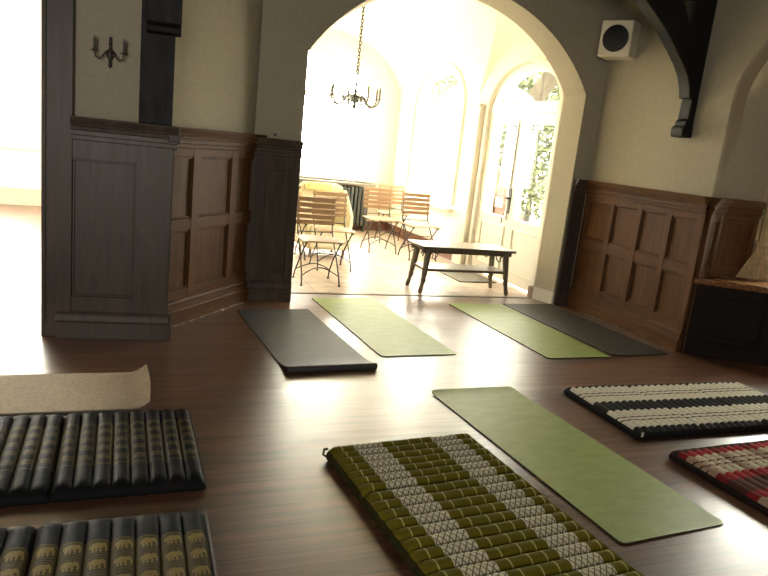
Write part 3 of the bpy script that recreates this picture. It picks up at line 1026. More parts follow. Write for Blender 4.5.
# glazed double doors (door_1, door_2) with fanlight (window_3)
w3 = bpy.data.objects.new('window_3', None)
COL.objects.link(w3)
struct(w3, 'fanlight over the glazed double doors')
m = MB()
yA, yB = 6.17, 7.74
out = [(U(yB), 0)] + [(U((yA + yB) / 2 + (yB - yA) / 2 * cos(pi * i / 24)), 2.05 + .5 * sin(pi * i / 24)) for i in range(25)] + [(U(yA), 0)]
inn = [(U(yB) - .06, 0)] + [(U((yA + yB) / 2 + ((yB - yA) / 2 - .06) * cos(pi * i / 24)), 2.05 + .44 * sin(pi * i / 24)) for i in range(25)] + [(U(yA) + .06, 0)]
m.slab(out + list(reversed(inn)), [], 0.02, 0.09, fr5)
fbox(m, fr5, U(yA) + .06, U(yB) - .06, 2.0, 2.09, 0.0, 0.09)
m.slab([(U(7.56), 2.09)] + [(U(6.87 + .69 * cos(pi * i / 24)), 2.09 + .415 * sin(pi * i / 24)) for i in range(25)] + [(U(6.18), 2.09)],
       [[(U(7.47), 2.125)] + [(U(6.87 + .60 * cos(pi * i / 24)), 2.125 + .335 * sin(pi * i / 24)) for i in range(1, 24)] + [(U(6.27), 2.125)]], 0.04, 0.1, fr5)
m.build('window_frame', M['white_paint'], w3, bevel=0.004)
m = MB()
m.slab([(U(7.5), 2.1)] + [(U(6.87 + .63 * cos(pi * i / 20)), 2.1 + .38 * sin(pi * i / 20)) for i in range(21)] + [(U(6.24), 2.1)], [], 0.067, 0.073, fr5)
m.build('glass_pane', M['glass'], w3)


def leaf(name, y0, y1, gy0, gy1, label, handle=False, flip=False):
    d = bpy.data.objects.new(name, None)
    COL.objects.link(d)
    struct(d, label)
    mb = MB()
    mb.slab([(U(y0), .02), (U(y1), .02), (U(y1), 1.995), (U(y0), 1.995)], [[(U(gy0), .77), (U(gy1), .77), (U(gy1), 1.87), (U(gy0), 1.87)]], 0.02, 0.065, fr5)
    # mouldings round glass and kick panel
    for (a, b, c, e) in ((gy0 - .03, gy1 + .03, .74, .77), (gy0 - .03, gy1 + .03, 1.87, 1.90), (gy0 - .03, gy0, .77, 1.87), (gy1, gy1 + .03, .77, 1.87),
                         (gy0, gy1, .14, .16), (gy0, gy1, .64, .66), (gy0 - .02, gy0, .14, .66), (gy1, gy1 + .02, .14, .66)):
        fbox(mb, fr5, U(a), U(b), c, e, 0.005, 0.02)
    mb.build('door_leaf', M['white_paint'], d, bevel=0.003)
    gl = MB()
    fbox(gl, fr5, U(gy0), U(gy1), .77, 1.87, .04, .046)
    gl.build('glass_pane', M['glass'], d)
    if handle:
        h = MB()
        fbox(h, fr5, U(6.99), U(7.02), 0.82, 1.12, 0.012, 0.02)
        h.tube([(4.31, 7.02, 1.0), (4.25, 7.02, 1.0), (4.245, 7.10, 0.99), (4.25, 7.14, .985)], 0.011, 8)
        h.tube([(4.262, 7.02, .82), (4.25, 7.02, .80), (4.25, 7.02, .70)], 0.007, 6)
        h.build('door_handle', M['handle'], d)
    return d


leaf('door_1', 6.955, 7.67, 7.06, 7.60, 'left leaf of the white glazed porch doors', True)
leaf('door_2', 6.24, 6.948, 6.30, 6.84, 'right leaf of the white glazed porch doors')

# end wall W1 with big window (window_6)
fr6 = frame((1.0, 10.85), (4.3, 10.85))       # u = x - 1.0, w = toward -y
cx, hw = 2.66, 1.2
hole = [(cx - hw - 1, .86), (cx + hw - 1, .86)] + [(cx - 1 + hw * cos(pi * i / 24), 2.15 + .72 * sin(pi * i / 24)) for i in range(25)]
m = MB()
m.slab([(0, 0), (3.4, 0), (3.4, 3.8), (0, 3.8)], [hole], 0.0, -0.25, fr6)
struct(m.build('wall_porch_end', M['white'], sharp=25), 'white end wall of the porch around the tall window')
w6 = bpy.data.objects.new('window_6', None)
COL.objects.link(w6)
struct(w6, 'tall arched window at the end of the porch')
m = MB()
a = [(cx + hw - 1, .86)] + [(cx - 1 + hw * cos(pi * i / 24), 2.15 + .72 * sin(pi * i / 24)) for i in range(25)] + [(cx - hw - 1, .86)]
b = [(cx + hw - 1 - .08, .94)] + [(cx - 1 + (hw - .08) * cos(pi * i / 24), 2.15 + .64 * sin(pi * i / 24)) for i in range(25)] + [(cx - hw - 1 + .08, .94)]
m.slab(a, [b], -0.15, -0.07, fr6)
fbox(m, fr6, cx - hw - .92, cx + hw - 1.08, 2.1, 2.18, -.15, -.07)
for x in (2.26, 2.86, 3.05):
    if x != 3.05:
        fbox(m, fr6, x - 1.035, x - .965, .94, 2.1, -.14, -.08)
m.build('window_frame', M['white_paint'], w6, bevel=0.004)
m = MB()
m.slab([(cx + hw - 1.04, .9)] + [(cx - 1 + (hw - .04) * cos(pi * i / 20), 2.15 + .68 * sin(pi * i / 20)) for i in range(21)] + [(cx - hw - .96, .9)], [], -.113, -.107, fr6)
m.build('glass_pane', M['glass'], w6)
m = MB()
m.box((1.3, 10.72, 0.82), (4.0, 10.9, 0.86))
struct(m.build('trim_16', M['white_paint'], bevel=0.006), 'white sill of the porch end window')

# ------------------------------------------------------------------ outdoors
m = MB()
m.box((6.0, 10.26, -0.12), (6.42, 10.68, 1.22))
m.box((5.96, 10.22, 1.22), (6.46, 10.72, 1.29))
tag(m.build('brick_pillar', M['brick'], bevel=0.01), 'red brick garden pillar seen through the left glazed door', 'pillar')
m = MB()
m.box((6.02, 9.72, -0.12), (6.3, 10.21, 0.62))
m.box((6.0, 9.95, 0.62), (6.3, 10.21, 0.80))
tag(m.build('garden_wall', M['brick'], bevel=0.01), 'low stepped red brick garden wall behind the glazed doors', 'wall')
for k_, ((ya, za), (yb, zb)) in enumerate((((8.03, 2.13), (7.6, 2.48)), ((10.92, 2.215), (10.35, 2.45)))):
    m = MB()
    a = Vector((5.0, ya, za))
    d = Vector((0, yb - ya, zb - za)).normalized()
    b = a + d * ((3.745 - za) / d.z)
    s = d.cross(Vector((1, 0, 0))).normalized() * 0.10
    w = Vector((0.06, 0, 0))
    e = Vector((0, -s.y * d.y / d.z * 0, 0))
    vs = [a + s - w, a + s + w, a - s + w, a - s - w]
    # the head is cut level under the roof
    vs += [Vector((p.x, p.y + d.y / d.z * (3.745 - p.z), 3.745)) for p in vs]
    m.add(vs, [(0, 1, 2, 3), (7, 6, 5, 4), (0, 4, 5, 1), (1, 5, 6, 2), (2, 6, 7, 3), (3, 7, 4, 0)])
    struct(m.build('roof_brace', M['beam_out'], bevel=0.005),
           'slanting timber roof brace seen through the door fanlight' if k_ == 0 else 'slanting timber roof brace seen through the arched side window')


def foliage(name, c, r, n, mat, label, cat='bush', leaf=0.06, trunk=True, seed=1, group=None):
    rnd = random.Random(seed)
    root = thing(name, label, cat, (c[0], c[1], -0.12), 0, group)
    mb = MB()
    for i in range(n):
        while True:
            p = Vector((rnd.uniform(-1, 1), rnd.uniform(-1, 1), rnd.uniform(-1, 1)))
            if 0.35 < p.length < 1:
                break
        p = Vector((p.x * r[0], p.y * r[1], p.z * r[2] + c[2] + .12))
        d = Vector((rnd.gauss(0, 1), rnd.gauss(0, 1), rnd.gauss(0, .6))).normalized()
        e = d.cross(Vector((rnd.gauss(0, 1), rnd.gauss(0, 1), rnd.gauss(0, 1)))).normalized()
        l = leaf * rnd.uniform(.6, 1.3)
        mb.add([p - d * l, p + e * l * .4, p + d * l, p - e * l * .4], [(0, 1, 2, 3)])
    mb.build('foliage', mat, root)
    if trunk:
        t = MB()
        t.tube([(0, 0, 0), (0.05, 0.02, c[2] * .5), (0, 0, c[2])], [0.08, 0.06, 0.03], 8)
        t.build('trunk', M['bark'], root)
    return root


foliage('garden_tree', (8.3, 12.7, 2.2), (1.25, 1.75, 2.0), 9500, M['leaf'], 'tall leafy tree beyond the glazed doors', 'tree', .085, seed=3)
foliage('garden_tree', (12.0, 22.5, 3.6), (2.0, 2.4, 1.9), 2500, M['leaf'], 'distant tree seen through the top of the arched side window', 'tree', .14, seed=4)
foliage('garden_bush', (6.6, 9.2, 0.22), (0.42, 0.5, 0.40), 900, M['leaf2'], 'low yellow-green bush just outside the right glazed door', 'bush', .05, False, seed=5)


# ------------------------------------------------------------------ porch furniture
# folding bistro chair facing -y
ch = thing('folding_chair', 'wooden-slatted folding chair nearest the arch, facing the room', 'chair', (1.905, 6.63, 0), 0, 'folding chairs on the porch')


def bistro(root):
    for s in (-1, 1):
        x = s * 0.195
        m_ = MB()
        m_.tube([(x * 1.02, -.19, 0.012), (x * 1.0, -.16, .10), (x * .97, -.05, .26), (x * .96, .10, .42), (x * .96, .18, .52), (x * .96, .215, .70), (x * .96, .235, .86)],
                [.008] * 7, 8)
        m_.lathe([(.014, 0), (.016, .006), (.008, .014)], (x * 1.02, -.19, 0), 10)
        m_.build('leg', M['steel'], root)
        m_ = MB()
        m_.tube([(x * .98, .19, .012), (x * .96, .16, .09), (x * .92, .03, .24), (x * .92, -.15, .41), (x * .92, -.20, .445)], [.008] * 5, 8)
        m_.lathe([(.014, 0), (.016, .006), (.008, .014)], (x * .98, .19, 0), 10)
        m_.build('leg', M['steel'], root)
    for yy in (-.155, .155):
        m_ = MB()
        pts = [(-.19 + .38 * i / 12, yy * (1 - .3 * sin(pi * i / 12)), .10 + .075 * sin(pi * i / 12)) for i in range(13)]
        m_.tube(pts, .006, 6)
        m_.build('stretcher', M['steel'], root)
    m_ = MB()
    m_.tube([(-.185, .18, .50), (.185, .18, .50)], .006, 6)
    m_.tube([(-.18, .02, .30), (.18, .02, .30)], .005, 6)
    for s in (-1, 1):
        m_.tube([(s * .18, -.21, .437), (s * .18, .19, .437)], .009, 6)
    m_.build('seat_frame', M['steel'], root)
    m_ = MB()
    for i in range(6):
        y0 = -.215 + i * .07
        m_.box((-.218, y0, .447), (.218, y0 + .052, .461))
    m_.build('seat', M['slat_top'], root, bevel=.003)
    m_ = MB()
    for i in range(5):
        z0 = .575 + i * .059
        yb = .205 + (z0 - .575) * .12
        m_.box((-.21, yb - .018, z0), (.21, yb - .004, z0 + .046))
    m_.build('backrest', M['slat'], root, bevel=.003)


bistro(ch)
G_ = 'folding chairs on the porch'
dup(ch, (1.42, 6.70, 0), radians(-3), 'folding chair mostly hidden behind the dark pier left of the arch', G_)
dup(ch, (2.29, 7.43, 0), radians(0), 'folding chair second from the arch, right of and behind the nearest one', G_)
dup(ch, (1.88, 8.0, 0), radians(4), 'folding chair behind the two nearest ones, only its top slats showing', G_)
dup(ch, (1.75, 8.75, 0), radians(3), 'folding chair deepest in the left row against the dark pier edge', G_)
dup(ch, (3.39, 8.78, 0), radians(0), 'left one of the two folding chairs side by side by the window', G_)
dup(ch, (3.79, 8.32, 0), radians(2), 'right one of the two folding chairs side by side, next to the bench', G_)
dup(ch, (3.90, 9.65, 0), radians(-8), 'folding chair standing behind the pair by the window', G_)

# cream tub armchair
ac = thing('armchair', 'cream upholstered armchair with a yellow back cushion among the folding chairs', 'armchair', (2.44, 8.28, 0), radians(4))
m = MB()
m.box((-.30, -.26, .10), (.26, .26, .40))
m.build('seat', M['cream'], ac, bevel=.04)
m = MB()
m.slab([(-.26, .34), (.24, .34), (.30, .86), (.20, .90), (-.22, .90), (-.30, .86)], [], .20, .30, lambda u, v, w: Vector((u, w, v)))
m.build('backrest', M['cream'], ac, bevel=.03)
m = MB()
m.slab([(-.24, .12), (.22, .12), (.26, .62), (.22, .80), (.05, .84), (-.2, .60), (-.24, .55)], [], .225, .285, lambda u, v, w: Vector((w, u, v)))
m.build('armrest', M['cream'], ac, bevel=.02)
m = MB()
m.slab([(-.24, .12), (.22, .12), (.26, .60), (.1, .62), (-.2, .60), (-.24, .55)], [], -.33, -.27, lambda u, v, w: Vector((w, u, v)))
m.build('armrest', M['cream'], ac, bevel=.02)
m = MB()
m.box((-.24, .10, .80), (.12, .21, .905))
m.build('cushion', M['yellow'], ac, bevel=.03)
for x in (-.24, .20):
    for y in (-.2, .2):
        m = MB()
        m.lathe([(.018, 0), (.022, .1)], (x, y, 0), 8)
        m.build('leg', M['bench'], ac)

# radiator
rd = thing('radiator', 'dark grey-green ribbed radiator under the porch end window', 'radiator', (2.95, 10.66, 0))
m = MB()
for i in range(26):
    x = -.86 + i * .068
    m.box((x, -.06, .10), (x + .05, .06, .74))
m.box((-.87, -.03, .12), (.90, .03, .20))
m.box((-.87, -.03, .62), (.90, .03, .70))
m.build('fins', M['radiator'], rd, bevel=.01)
m = MB()
m.box((-.95, -.14, .765), (.96, .12, .80))
m.build('shelf', M['bench'], rd, bevel=.006)
for x in (-.8, .85):
    m = MB()
    m.box((x - .02, -.05, 0), (x + .02, .05, .10))
    m.build('foot', M['radiator'], rd)

# bench
bn = thing('bench', 'long grey-brown wooden bench with a lower shelf in front of the glazed doors', 'bench', (3.44, 6.40, 0), radians(-1.0))
BL, BW, BH = 0.55, 0.20, 0.50
m = MB()
m.box((-BL - .0, -BW - .01, BH - .03), (BL - .0, BW + .02, BH))
m.build('bench_top', M['bench'], bn, bevel=.006)
m = MB()
for s in (-1, 1):
    m.box((-BL + .02, s * (BW - .055) - .011, BH - .075), (BL - .02, s * (BW - .055) + .011, BH - .03))
    m.box((s * (BL - .095) - .011, -BW + .055, BH - .075), (s * (BL - .095) + .011, BW - .055, BH - .03))
m.build('apron', M['bench'], bn, bevel=.003)
m = MB()
m.box((-BL + .06, -BW + .03, .235), (BL - .06, BW - .03, .262))
m.build('lower_shelf', M['bench'], bn, bevel=.004)
for sx in (-1, 1):
    for sy in (-1, 1):
        m = MB()
        x0, y0 = sx * (BL - .095), sy * (BW - .055)
        x1, y1 = sx * (BL - .045), sy * (BW - .02)
        n_ = 10
        prof = [(0, .014), (.015, .019), (.05, .020), (.09, .017), (.13, .023), (.145, .026), (.16, .020), (.20, .024), (.27, .026), (.36, .028), (.47, .030)]
        pts = [(x1 + (x0 - x1) * z / .47 + sx * .012 * max(0, 1 - z / .12), y1 + (y0 - y1) * z / .47, z) for z, r in prof]
        m.tube(pts, [r * 1.2 for z, r in prof], 12)
        lg = m.build('leg', M['bench'], bn)
        m = MB()
        m.tube([(x0 - sx * .03, y0, .425), (x0 - sx * .06, y0, .40), (x0 - sx * .045, y0, .37), (x0 - sx * .07, y0, .36), (x0 - sx * .10, y0, .39), (x0 - sx * .11, y0, .425)], .007, 6)
        m.build('scroll_bracket', M['bench'], bn)

m = MB()
m.box((3.70, 6.83, 0), (4.19, 7.72, .012))
tag(m.build('doormat', M['rug'], bevel=.004), 'grey doormat on the tiles in front of the glazed doors', 'doormat')

# chandelier
cz = 2.02
cd = thing('chandelier', 'pewter candle chandelier hanging on a chain from the porch vault', 'chandelier', (2.915, 9.0, cz))
m = MB()
m.lathe([(.004, -.13), (.022, -.12), (.03, -.10), (.022, -.075), (.012, -.065), (.03, -.045), (.055, -.02), (.062, .01), (.05, .04), (.025, .065), (.018, .08), (.03, .10), (.018, .12), (.012, .17), (.022, .19), (.012, .215)], n=20)
m.build('body', M['pewter'], cd)
for i in range(8):
    a = 2 * pi * i / 8 + .2
    ca, sa = cos(a), sin(a)
    prof = [(.04, .03), (.09, .055), (.13, .03), (.16, -.03), (.20, -.075), (.26, -.085), (.31, -.06), (.335, -.01), (.34, .02)]
    m = MB()
    m.tube([(r * ca, r * sa, z) for r, z in prof], .011, 8)
    m.lathe([(.006, .0), (.03, .008), (.032, .014), (.014, .018), (.014, .045)], (.34 * ca, .34 * sa, .015), 12)
    arm = m.build('arm', M['pewter'], cd)
    m = MB()
    m.lathe([(.014, .03), (.014, .125), (.008, .128), (.004, .15)], (.34 * ca, .34 * sa, .03), 10)
    m.build('candle', M['candle'], arm)
m = MB()
z = .20
i = 0
ztop = vault(2.915, 9.0) - cz
while z < ztop - .06:
    pts = []
    for k_ in range(11):
        t = 2 * pi * k_ / 10
        r_, h_ = .017 * cos(t), .032 * sin(t)
        pts.append((r_, 0, z + .02 + h_) if i % 2 else (0, r_, z + .02 + h_))
    m.tube(pts, .0075, 6, caps=False)
    z += .046
    i += 1
m.lathe([(.012, ztop - .09), (.03, ztop - .05), (.05, ztop - .012), (.05, ztop)], n=16)
m.build('chain', M['pewter'], cd)

# ------------------------------------------------------------------ wall lamp on the stub wall
pos = frP(0.385, 1.84, -0.02)
SCN = 0.85
sc_ = thing('wall_light', 'two-armed bronze candle wall light on the plaster of the left stub wall', 'wall lamp', pos, math.atan2(PB[1] - PA[1], PB[0] - PA[0]))
m = MB()
m.lathe([(.003, -.10), (.010, -.09), (.014, -.07), (.008, -.055), (.018, -.03), (.022, 0), (.014, .03), (.008, .05), (.013, .065), (.008, .08), (.011, .10), (.004, .12)], (0, -.02, 0), 14)
m.lathe([(.03, 0), (.034, .004), (.028, .012)], (0, 0, 0), 16, T=Matrix.Rotation(radians(90), 4, 'X'))
m.build('back_plate', M['sconce_metal'], sc_)
for s in (-1, 1):
    m = MB()
    m.tube([(0, -.03, 0), (s * .025, -.05, .012), (s * .045, -.06, -.02), (s * .065, -.07, -.045), (s * .09, -.075, -.035), (s * .10, -.075, 0)], .0055, 8)
    m.lathe([(.005, 0), (.026, .008), (.027, .012), (.01, .014), (.01, .03)], (s * .10, -.075, 0), 12)
    arm = m.build('arm', M['sconce_metal'], sc_)
    m = MB()
    m.lathe([(.0095, .014), (.0095, .095), (.004, .098), (.003, .112)], (s * .10, -.075, 0), 10)
    m.build('candle', M['candle'], arm)

sc_.scale = (SCN, SCN, SCN)
# small sensor box on the panelling ledge
m = MB()
m.box((-.018, -.012, 0), (.018, .012, .055))
m.box((-.009, -.014, .015), (.009, -.012, .04), 1)
o = m.build('sensor_box', [M['box_pale'], M['black']], loc=(1.20, 5.815, 1.425), rz=radians(20))
tag(o, 'small pale box standing on the panelling ledge left of the arch', 'box')

# ------------------------------------------------------------------ speaker
nf = Vector((-.85, -.53, 0)).normalized()
sp = thing('loudspeaker', 'cream cube loudspeaker with round black driver mounted high right of the arch', 'speaker', (4.27, 5.50, 2.665), math.atan2(nf.x, -nf.y))
# local: front faces -y
S2 = .15
m = MB()
m.box((-S2, 0, -S2 * 1.08), (S2, .24, S2 * 1.08))
m.build('cabinet', M['speaker'], sp, bevel=.008)
T = Matrix.Rotation(radians(90), 4, 'X')
m = MB()
m.lathe([(.122, -.004), (.122, .005), (.112, .008), (.08, .010), (.03, .013), (.002, .014)], (0, 0, 0), 36, T=T)
m.build('driver', M['black'], sp)
m = MB()
m.box((-.03, .24, -.05), (.03, .33, .05))
m.build('wall_bracket', M['handle'], sp)

# ------------------------------------------------------------------ bay cabinet and curtain
P0 = Vector((4.507, 4.258, 0))
P1 = Vector((5.104, 3.858, 0))
frC = frame(P0, P1)                          # w = right of travel = toward the room (-)
cb = thing('window_seat', 'shadow-dark panelled cabinet with a varnished wooden top under the bay window', 'cabinet')
CH = .66
m = MB()
body = [(0.015, 0), (1.45, 0), (1.45, .36), (0.32, .36)]
lo = [frC(u, 0, -w - .012) for u, w in body]
hi = [frC(u, CH - .05, -w - .012) for u, w in body]
m.add(lo + hi, [(3, 2, 1, 0), (4, 5, 6, 7), (0, 1, 5, 4), (1, 2, 6, 5), (2, 3, 7, 6), (3, 0, 4, 7)])
m.build('carcass', M['cabinet'], cb)
m = MB()
for (a, b) in ((0.015, .10), (.60, .70), (1.2, 1.3)):
    fbox(m, frC, a, b, .02, CH - .05, -.012, .006)
for (a, b) in ((.0, .12), (.15, .175), (.485, .515), (.56, .61)):
    fbox(m, frC, .015, 1.45, a, b, -.012, .008)
fbox(m, frC, .27, .285, .52, .56, -.012, .006)
m.build('face_frame', M['cabinet'], cb, bevel=.003)
m = MB()
top = [(-.0, -.03), (1.47, -.03), (1.47, .37), (.34, .37), (.05, .06)]
lo = [frC(u, CH - .05, -w) for u, w in top]
hi = [frC(u, CH, -w) for u, w in top]
k = len(top)
m.add(lo + hi, [tuple(reversed(range(k))), tuple(range(k, 2 * k))] + [(i, (i + 1) % k, k + (i + 1) % k, k + i) for i in range(k)])
m.build('cabinet_top', M['cabinet_top'], cb, bevel=.010)

cu = thing('curtain', 'ochre tied-back curtain standing on the cabinet beside the bay window', 'curtain', (0, 0, 0))
# a pleated cloth: hangs from above the window, gathered at the tie, flares to the sill


def curtain_mesh():
    mb = MB()
    rows = [(2.55, 0.44, 0.16), (2.2, .43, .15), (1.8, .40, .13), (1.45, .365, .10), (1.2, .33, .07), (1.05, .305, .045), (.98, .30, .035), (.92, .30, .05), (.82, .285, .09), (.72, .27, .125), (.672, .265, .14)]
    nn = 40
    vs = []
    for (z_, uc, hw_) in rows:
        for i_ in range(nn + 1):
            t = -1 + 2 * i_ / nn
            fold = .022 * sin(t * 5 * pi + z_ * .7) * min(1, hw_ / .08)
            cx_ = 5.12 + (uc - .30) * .8
            cy_ = 4.185 - (uc - .30) * .45
            vs.append((cx_ + hw_ * t * .82, cy_ - hw_ * t * .50 + fold, z_))
    fs_ = [(r * (nn + 1) + i_, r * (nn + 1) + i_ + 1, (r + 1) * (nn + 1) + i_ + 1, (r + 1) * (nn + 1) + i_) for r in range(len(rows) - 1) for i_ in range(nn)]
    mb.add(vs, fs_)
    return mb


o = curtain_mesh().build('cloth', M['curtain'], cu, sharp=80)
md = o.modifiers.new('thick', 'SOLIDIFY')
md.thickness = .006
sb = o.modifiers.new('sub', 'SUBSURF')
sb.levels = 1
sb.render_levels = 1
m = MB()
m.tube([(5.12 + .055 * cos(t * pi / 8), 4.185 + .05 * sin(t * pi / 8), .985 + .012 * sin(t * pi / 8)) for t in range(17)], .012, 8)
m.build('tieback', M['curtain'], cu)

# ------------------------------------------------------------------ yoga mats


def rounded(w, l, r, n=6):
    pts = []
    for (cx_, cy_, a0) in ((w - r, l - r, 0), (r, l - r, 90), (r, r, 180), (w - r, r, 270)):
        for i_ in range(n + 1):
            a = radians(a0 + 90 * i_ / n)
            pts.append((cx_ + r * cos(a), cy_ + r * sin(a)))
    return pts


def mat_sheet(name, label, group, corner, ang, w, l, mats, th=.005, r=.03, curl=None, z0=0.001):
    """corner = far-left corner; w across (local x), l toward the camera (local -y)"""
    mb = MB()
    nx, ny = 24, 60
    rnd = random.Random(len(name) + int(corner[0] * 100))
    ph = rnd.uniform(0, 6)
    top, inside = {}, {}
    vs, fs_, mi_ = [], [], []

    def z_at(x, y):
        z_ = z0 + .0012 * (1 + sin(x * 9 + ph) * sin(y * 5 + ph))
        if curl:
            z_ += curl(x, y)
        return z_
    # map a grid onto the rounded rectangle by squeezing rows near the ends
    for layer in (0, 1):
        for j in range(ny + 1):
            t = j / ny
            y = l * (0.5 - 0.5 * cos(pi * t)) if True else l * t
            d = min(y, l - y)
            ins = r - sqrt(max(0, r * r - (r - d) ** 2)) if d < r else 0
            for i_ in range(nx + 1):
                x = ins + (w - 2 * ins) * i_ / nx
                vs.append((x, -y, z_at(x, y) + (th if layer else 0)))
    n1 = (nx + 1) * (ny + 1)
    for j in range(ny):
        for i_ in range(nx):
            a = j * (nx + 1) + i_
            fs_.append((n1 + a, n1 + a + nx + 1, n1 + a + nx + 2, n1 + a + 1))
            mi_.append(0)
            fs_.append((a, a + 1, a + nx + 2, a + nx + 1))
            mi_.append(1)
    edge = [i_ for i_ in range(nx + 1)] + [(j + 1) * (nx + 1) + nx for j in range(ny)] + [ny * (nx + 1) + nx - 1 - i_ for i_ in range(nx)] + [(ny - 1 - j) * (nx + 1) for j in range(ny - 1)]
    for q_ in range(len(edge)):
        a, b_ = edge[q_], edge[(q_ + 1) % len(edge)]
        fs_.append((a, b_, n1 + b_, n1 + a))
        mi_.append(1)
    mb.v, mb.f, mb.mi, mb.sm = vs, fs_, mi_, [True] * len(fs_)
    o_ = mb.build(name, mats, loc=(corner[0], corner[1], 0), rz=ang, sharp=50)
    return tag(o_, label, 'yoga mat', group)


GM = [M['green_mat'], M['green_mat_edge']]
KM = [M['grey_mat'], M['grey_mat']]
YG = 'yoga mats on the wooden floor'
mat_sheet('yoga_mat', 'green yoga mat lying between the olive mattress and the black and cream one', YG, (1.817, 3.547), radians(3.5), .605, 1.66, GM,
          curl=lambda x, y: .014 * max(0, 1 - y / .10) ** 2 * (1 - .6 * x / .6))
mat_sheet('yoga_mat', 'green yoga mat left of centre before the arch, right of the grey folded one', YG, (1.677, 5.93), radians(2.4), .62, 1.70, GM)
mat_sheet('yoga_mat', 'green yoga mat right of the arch beside the long grey mat', YG, (3.04, 5.794), radians(1.5), .61, 1.67, GM)
mat_sheet('yoga_mat', 'grey yoga mat along the foot of the right-hand wood panelling', YG, (3.672, 5.818), radians(2.2), .60, 1.66, KM, r=.015,
          curl=lambda x, y: .016 * max(0, (y - 1.58) / .08) ** 2 * max(0, 1 - x / .12))
gm_ = mat_sheet('yoga_mat', 'grey yoga mat with its near end rolled under, left before the arch', YG, (0.918, 5.469), radians(3.1), .62, 1.53, KM, r=.01,
                curl=lambda x, y: .034 * max(0, min(1, (y - 1.25) / .26)) ** 2)
m = MB()
pts = []
for s_ in range(2):
    pts = [(0.002 + .616 * i_ / 10, -1.515, .0235) for i_ in range(11)]
m.tube(pts, .0225, 16)
m.build('rolled_end', M['grey_mat'], gm_)

# beige felt mat
m = MB()
nx, ny = 50, 14
W_, Lx = .54, 1.5
vs = []
for layer in (0, 1):
    for j in range(ny + 1):
        for i_ in range(nx + 1):
            x = -Lx + Lx * i_ / nx
            y = -W_ + W_ * j / ny
            e = max(0, (x + .10) / .10)
            z = .002 + .05 * e ** 2 + .006 * sin(y * 14) * e + (.009 if layer else 0)
            xx = x - .01 * sin(pi * j / ny) * e * -1
            vs.append((xx, y, z))
n1 = (nx + 1) * (ny + 1)
fs = []
for j in range(ny):
    for i_ in range(nx):
        a = j * (nx + 1) + i_
        fs.append((n1 + a, n1 + a + 1, n1 + a + nx + 2, n1 + a + nx + 1))
        fs.append((a, a + nx + 1, a + nx + 2, a + 1))
for j in range(ny):
    for i_ in (0, nx):
        a = j * (nx + 1) + i_
        fs.append((a, a + nx + 1, n1 + a + nx + 1, n1 + a))
for i_ in range(nx):
    for j in (0, ny):
        a = j * (nx + 1) + i_
        fs.append((a, a + 1, n1 + a + 1, n1 + a))
m.add(vs, fs)
o = m.build('felt_mat', M['beige'], loc=(.165, 4.005, 0), rz=radians(0), sharp=50)
tag(o, 'beige felt mat with a curled end behind the black and gold mattress', 'mat')

# ------------------------------------------------------------------ folding Thai mattresses


def mattress_panel(x0, x1, W, T, nt, v0, seed, edge_drop=.25):
    """tubes run along local y (width W, from 0 to -W), stacked along local x"""
    mb = MB()
    rnd = random.Random(seed)
    per = 8
    NXp = nt * per
    ytop = 36
    ph = [rnd.uniform(0, 6.28) for _ in range(6)]
    jit = [rnd.uniform(-.06, .06) for _ in range(nt + 1)]

    def top(x, y):
        s = (x - x0) / (x1 - x0) * nt
        fr_ = s - math.floor(s)
        puff = abs(sin(pi * min(max(s, 0), nt))) ** .5
        i_ = min(nt - 1, int(s))
        e = min(y, W - y) / .035
        k_e = min(1, max(0, e))
        puff = .75 * (1 - k_e) + puff * k_e
        ed = 1 - edge_drop * max(0, 1 - e) ** 2
        ex = min(x - x0, x1 - x) / .02
        exd = 1 - .30 * max(0, 1 - ex) ** 2
        wob = 1 + jit[i_] + .05 * sin(y * 23 + ph[i_ % 6]) + .03 * sin(y * 51 + ph[(i_ + 2) % 6])
        return T * (.69 + .31 * puff * wob) * ed * exd
    rings = []
    uvs = []
    for i_ in range(NXp + 1):
        x = x0 + (x1 - x0) * i_ / NXp
        ring, uvr = [], []
        s = nt * i_ / NXp
        inset = .003 * (1 - abs(sin(pi * s)) ** .5)
        for k_ in range(ytop + 1):
            t = k_ / ytop
            y = inset + (W - 2 * inset) * t
            ring.append((x, -y, top(x, y)))
            uvr.append((t, v0 + s))
        zt = ring[-1][2]
        for (oy, fz) in ((.006, .8), (.010, .5), (.006, .2), (-.004, .0)):
            ring.append((x, -(W - inset + oy), max(.001, zt * fz + (.001))))
            uvr.append((1, v0 + s))
        for (oy, fz) in ((-.004, .0), (.006, .2), (.010, .5), (.006, .8)):
            ring.append((x, (-inset + oy), max(.001, ring[0][2] * fz + .001)))
            uvr.append((0, v0 + s))
        rings.append(ring)
        uvs.append(uvr)
    n = len(rings[0])
    mb.v = [p for r_ in rings for p in r_]
    flat_uv = [p for r_ in uvs for p in r_]
    for i_ in range(NXp):
        for k_ in range(n):
            a, b_ = i_ * n + k_, i_ * n + (k_ + 1) % n
            mb.f.append([a, b_, b_ + n, a + n])
            mb.mi.append(0 if k_ < ytop else 1)
    # end caps with a slight bulge
    for (i_, sgn) in ((0, -1), (NXp, 1)):
        o_ = len(mb.v)
        base_ = [mb.v[i_ * n + k_] for k_ in range(n)]
        for p in base_:
            mb.v.append((p[0] + sgn * .008, p[1] * .985 - W * .0075, p[2] * .8 + .002))
            flat_uv.append((.0, 0))
        for k_ in range(n):
            a, b_ = i_ * n + k_, i_ * n + (k_ + 1) % n
            mb.f.append([a, b_, o_ + (k_ + 1) % n, o_ + k_])
            mb.mi.append(1)
        mb.f.append([o_ + k_ for k_ in range(n)])
        mb.mi.append(1)
    mb.sm = [True] * len(mb.f)
    return mb, flat_uv


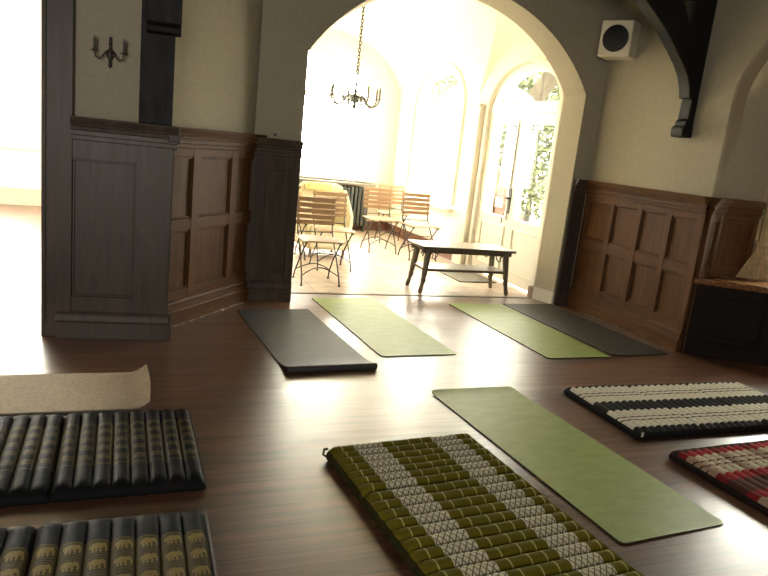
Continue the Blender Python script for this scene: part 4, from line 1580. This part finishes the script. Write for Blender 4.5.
def build_panel(x0, x1, W, T, nt, v0, seed, mats, parent):
    mb, fuv = mattress_panel(x0, x1, W, T, nt, v0, seed)
    o_ = mb.build('cushion_panel', mats, parent, sharp=60)
    me = o_.data
    uvl = me.uv_layers.new(name='UVMap')
    for lp in me.loops:
        uvl.data[lp.index].uv = fuv[lp.vertex_index]
    return o_


TG = 'folding Thai mattresses on the floor'


def mattress(label, corner, ang, panels, W, T, mats, seed, piping=None, flip=False):
    root = thing('floor_mattress', label, 'mattress', (corner[0], corner[1], 0), ang, TG)
    v = 0
    for i_, (a, b_, nt) in enumerate(panels):
        build_panel(a, b_, W, T * (1 - .03 * (i_ % 2)), nt, v, seed + i_, mats, root)
        v += nt
    if piping:
        m_ = MB()
        X = max(p[1] for p in panels)
        m_.tube([(X + .006, -.01, T * .72), (X + .008, -W * .3, T * .74), (X + .008, -W * .7, T * .74), (X + .006, -W + .01, T * .72)], .005, 8)
        m_.build('piping', M['piping'], root)
    return root


# olive mattress: tubes run across, local x points toward the camera
# local frame: x along length (toward camera), y = 0..-W across; rotate so that local x -> world -y
ol = mattress('olive green Thai mattress with cream diamond bands, in the front middle', (0.93, 2.785), radians(-90 + 4.3),
              [(0.0, .415, 7), (.425, 1.45, 15)], .78, .078, [M['thai_green'], M['thai_green_side']], 11)
ol.location = (0.93, 2.785, 0)
# width must extend toward +x in the world: mirror the panels
for c in kids(ol):
    me = c.data
    for vtx in me.vertices:
        vtx.co.y = -vtx.co.y
    me.flip_normals()
m = MB()
m.tube([(-.002, .002, .055), (-.012, -.012, .05), (-.008, -.016, .025), (.0, -.004, .02)], .006, 6)
m.build('handle_loop', M['thai_green_side'], ol)
mattress('black and cream patterned Thai mattress beyond the green yoga mat on the right', (2.755, 3.455), radians(-.7),
         [(0.0, .475, 9), (.485, .98, 9), (.99, 1.48, 9)], .70, .060, [M['thai_white'], M['thai_white_side']], 31)
m = MB()
wm_ = [o_ for o_ in bpy.data.objects if o_.name.startswith('floor_mattress') and 'black and cream' in o_['label']][0]
m.box((.015, -.714, .022), (.03, -.711, .048))
m.build('cloth_tag', M['tag'], wm_)
mattress('red, brown and cream Thai mattress at the right edge of the photo', (2.765, 2.525), radians(3.0),
         [(0.0, .53, 9), (.54, 1.06, 9), (1.07, 1.6, 9)], .74, .060, [M['thai_red'], M['thai_red_side']], 41)
bk = mattress('black Thai mattress with gold woven blocks, behind the slate one on the left', (-1.36, 3.345), radians(0.0),
              [(0.0, .56, 8), (.57, 1.13, 8), (1.14, 1.71, 8)], .75, .064, [M['thai_black'], M['thai_black_side']], 51)
mattress('slate grey Thai mattress with gold elephant bands in the front left corner', (-1.39, 2.41), radians(-1.2),
         [(0.0, .56, 7), (.57, 1.14, 7), (1.15, 1.71, 7)], .75, .064, [M['thai_slate'], M['thai_black_side']], 61, piping=True)
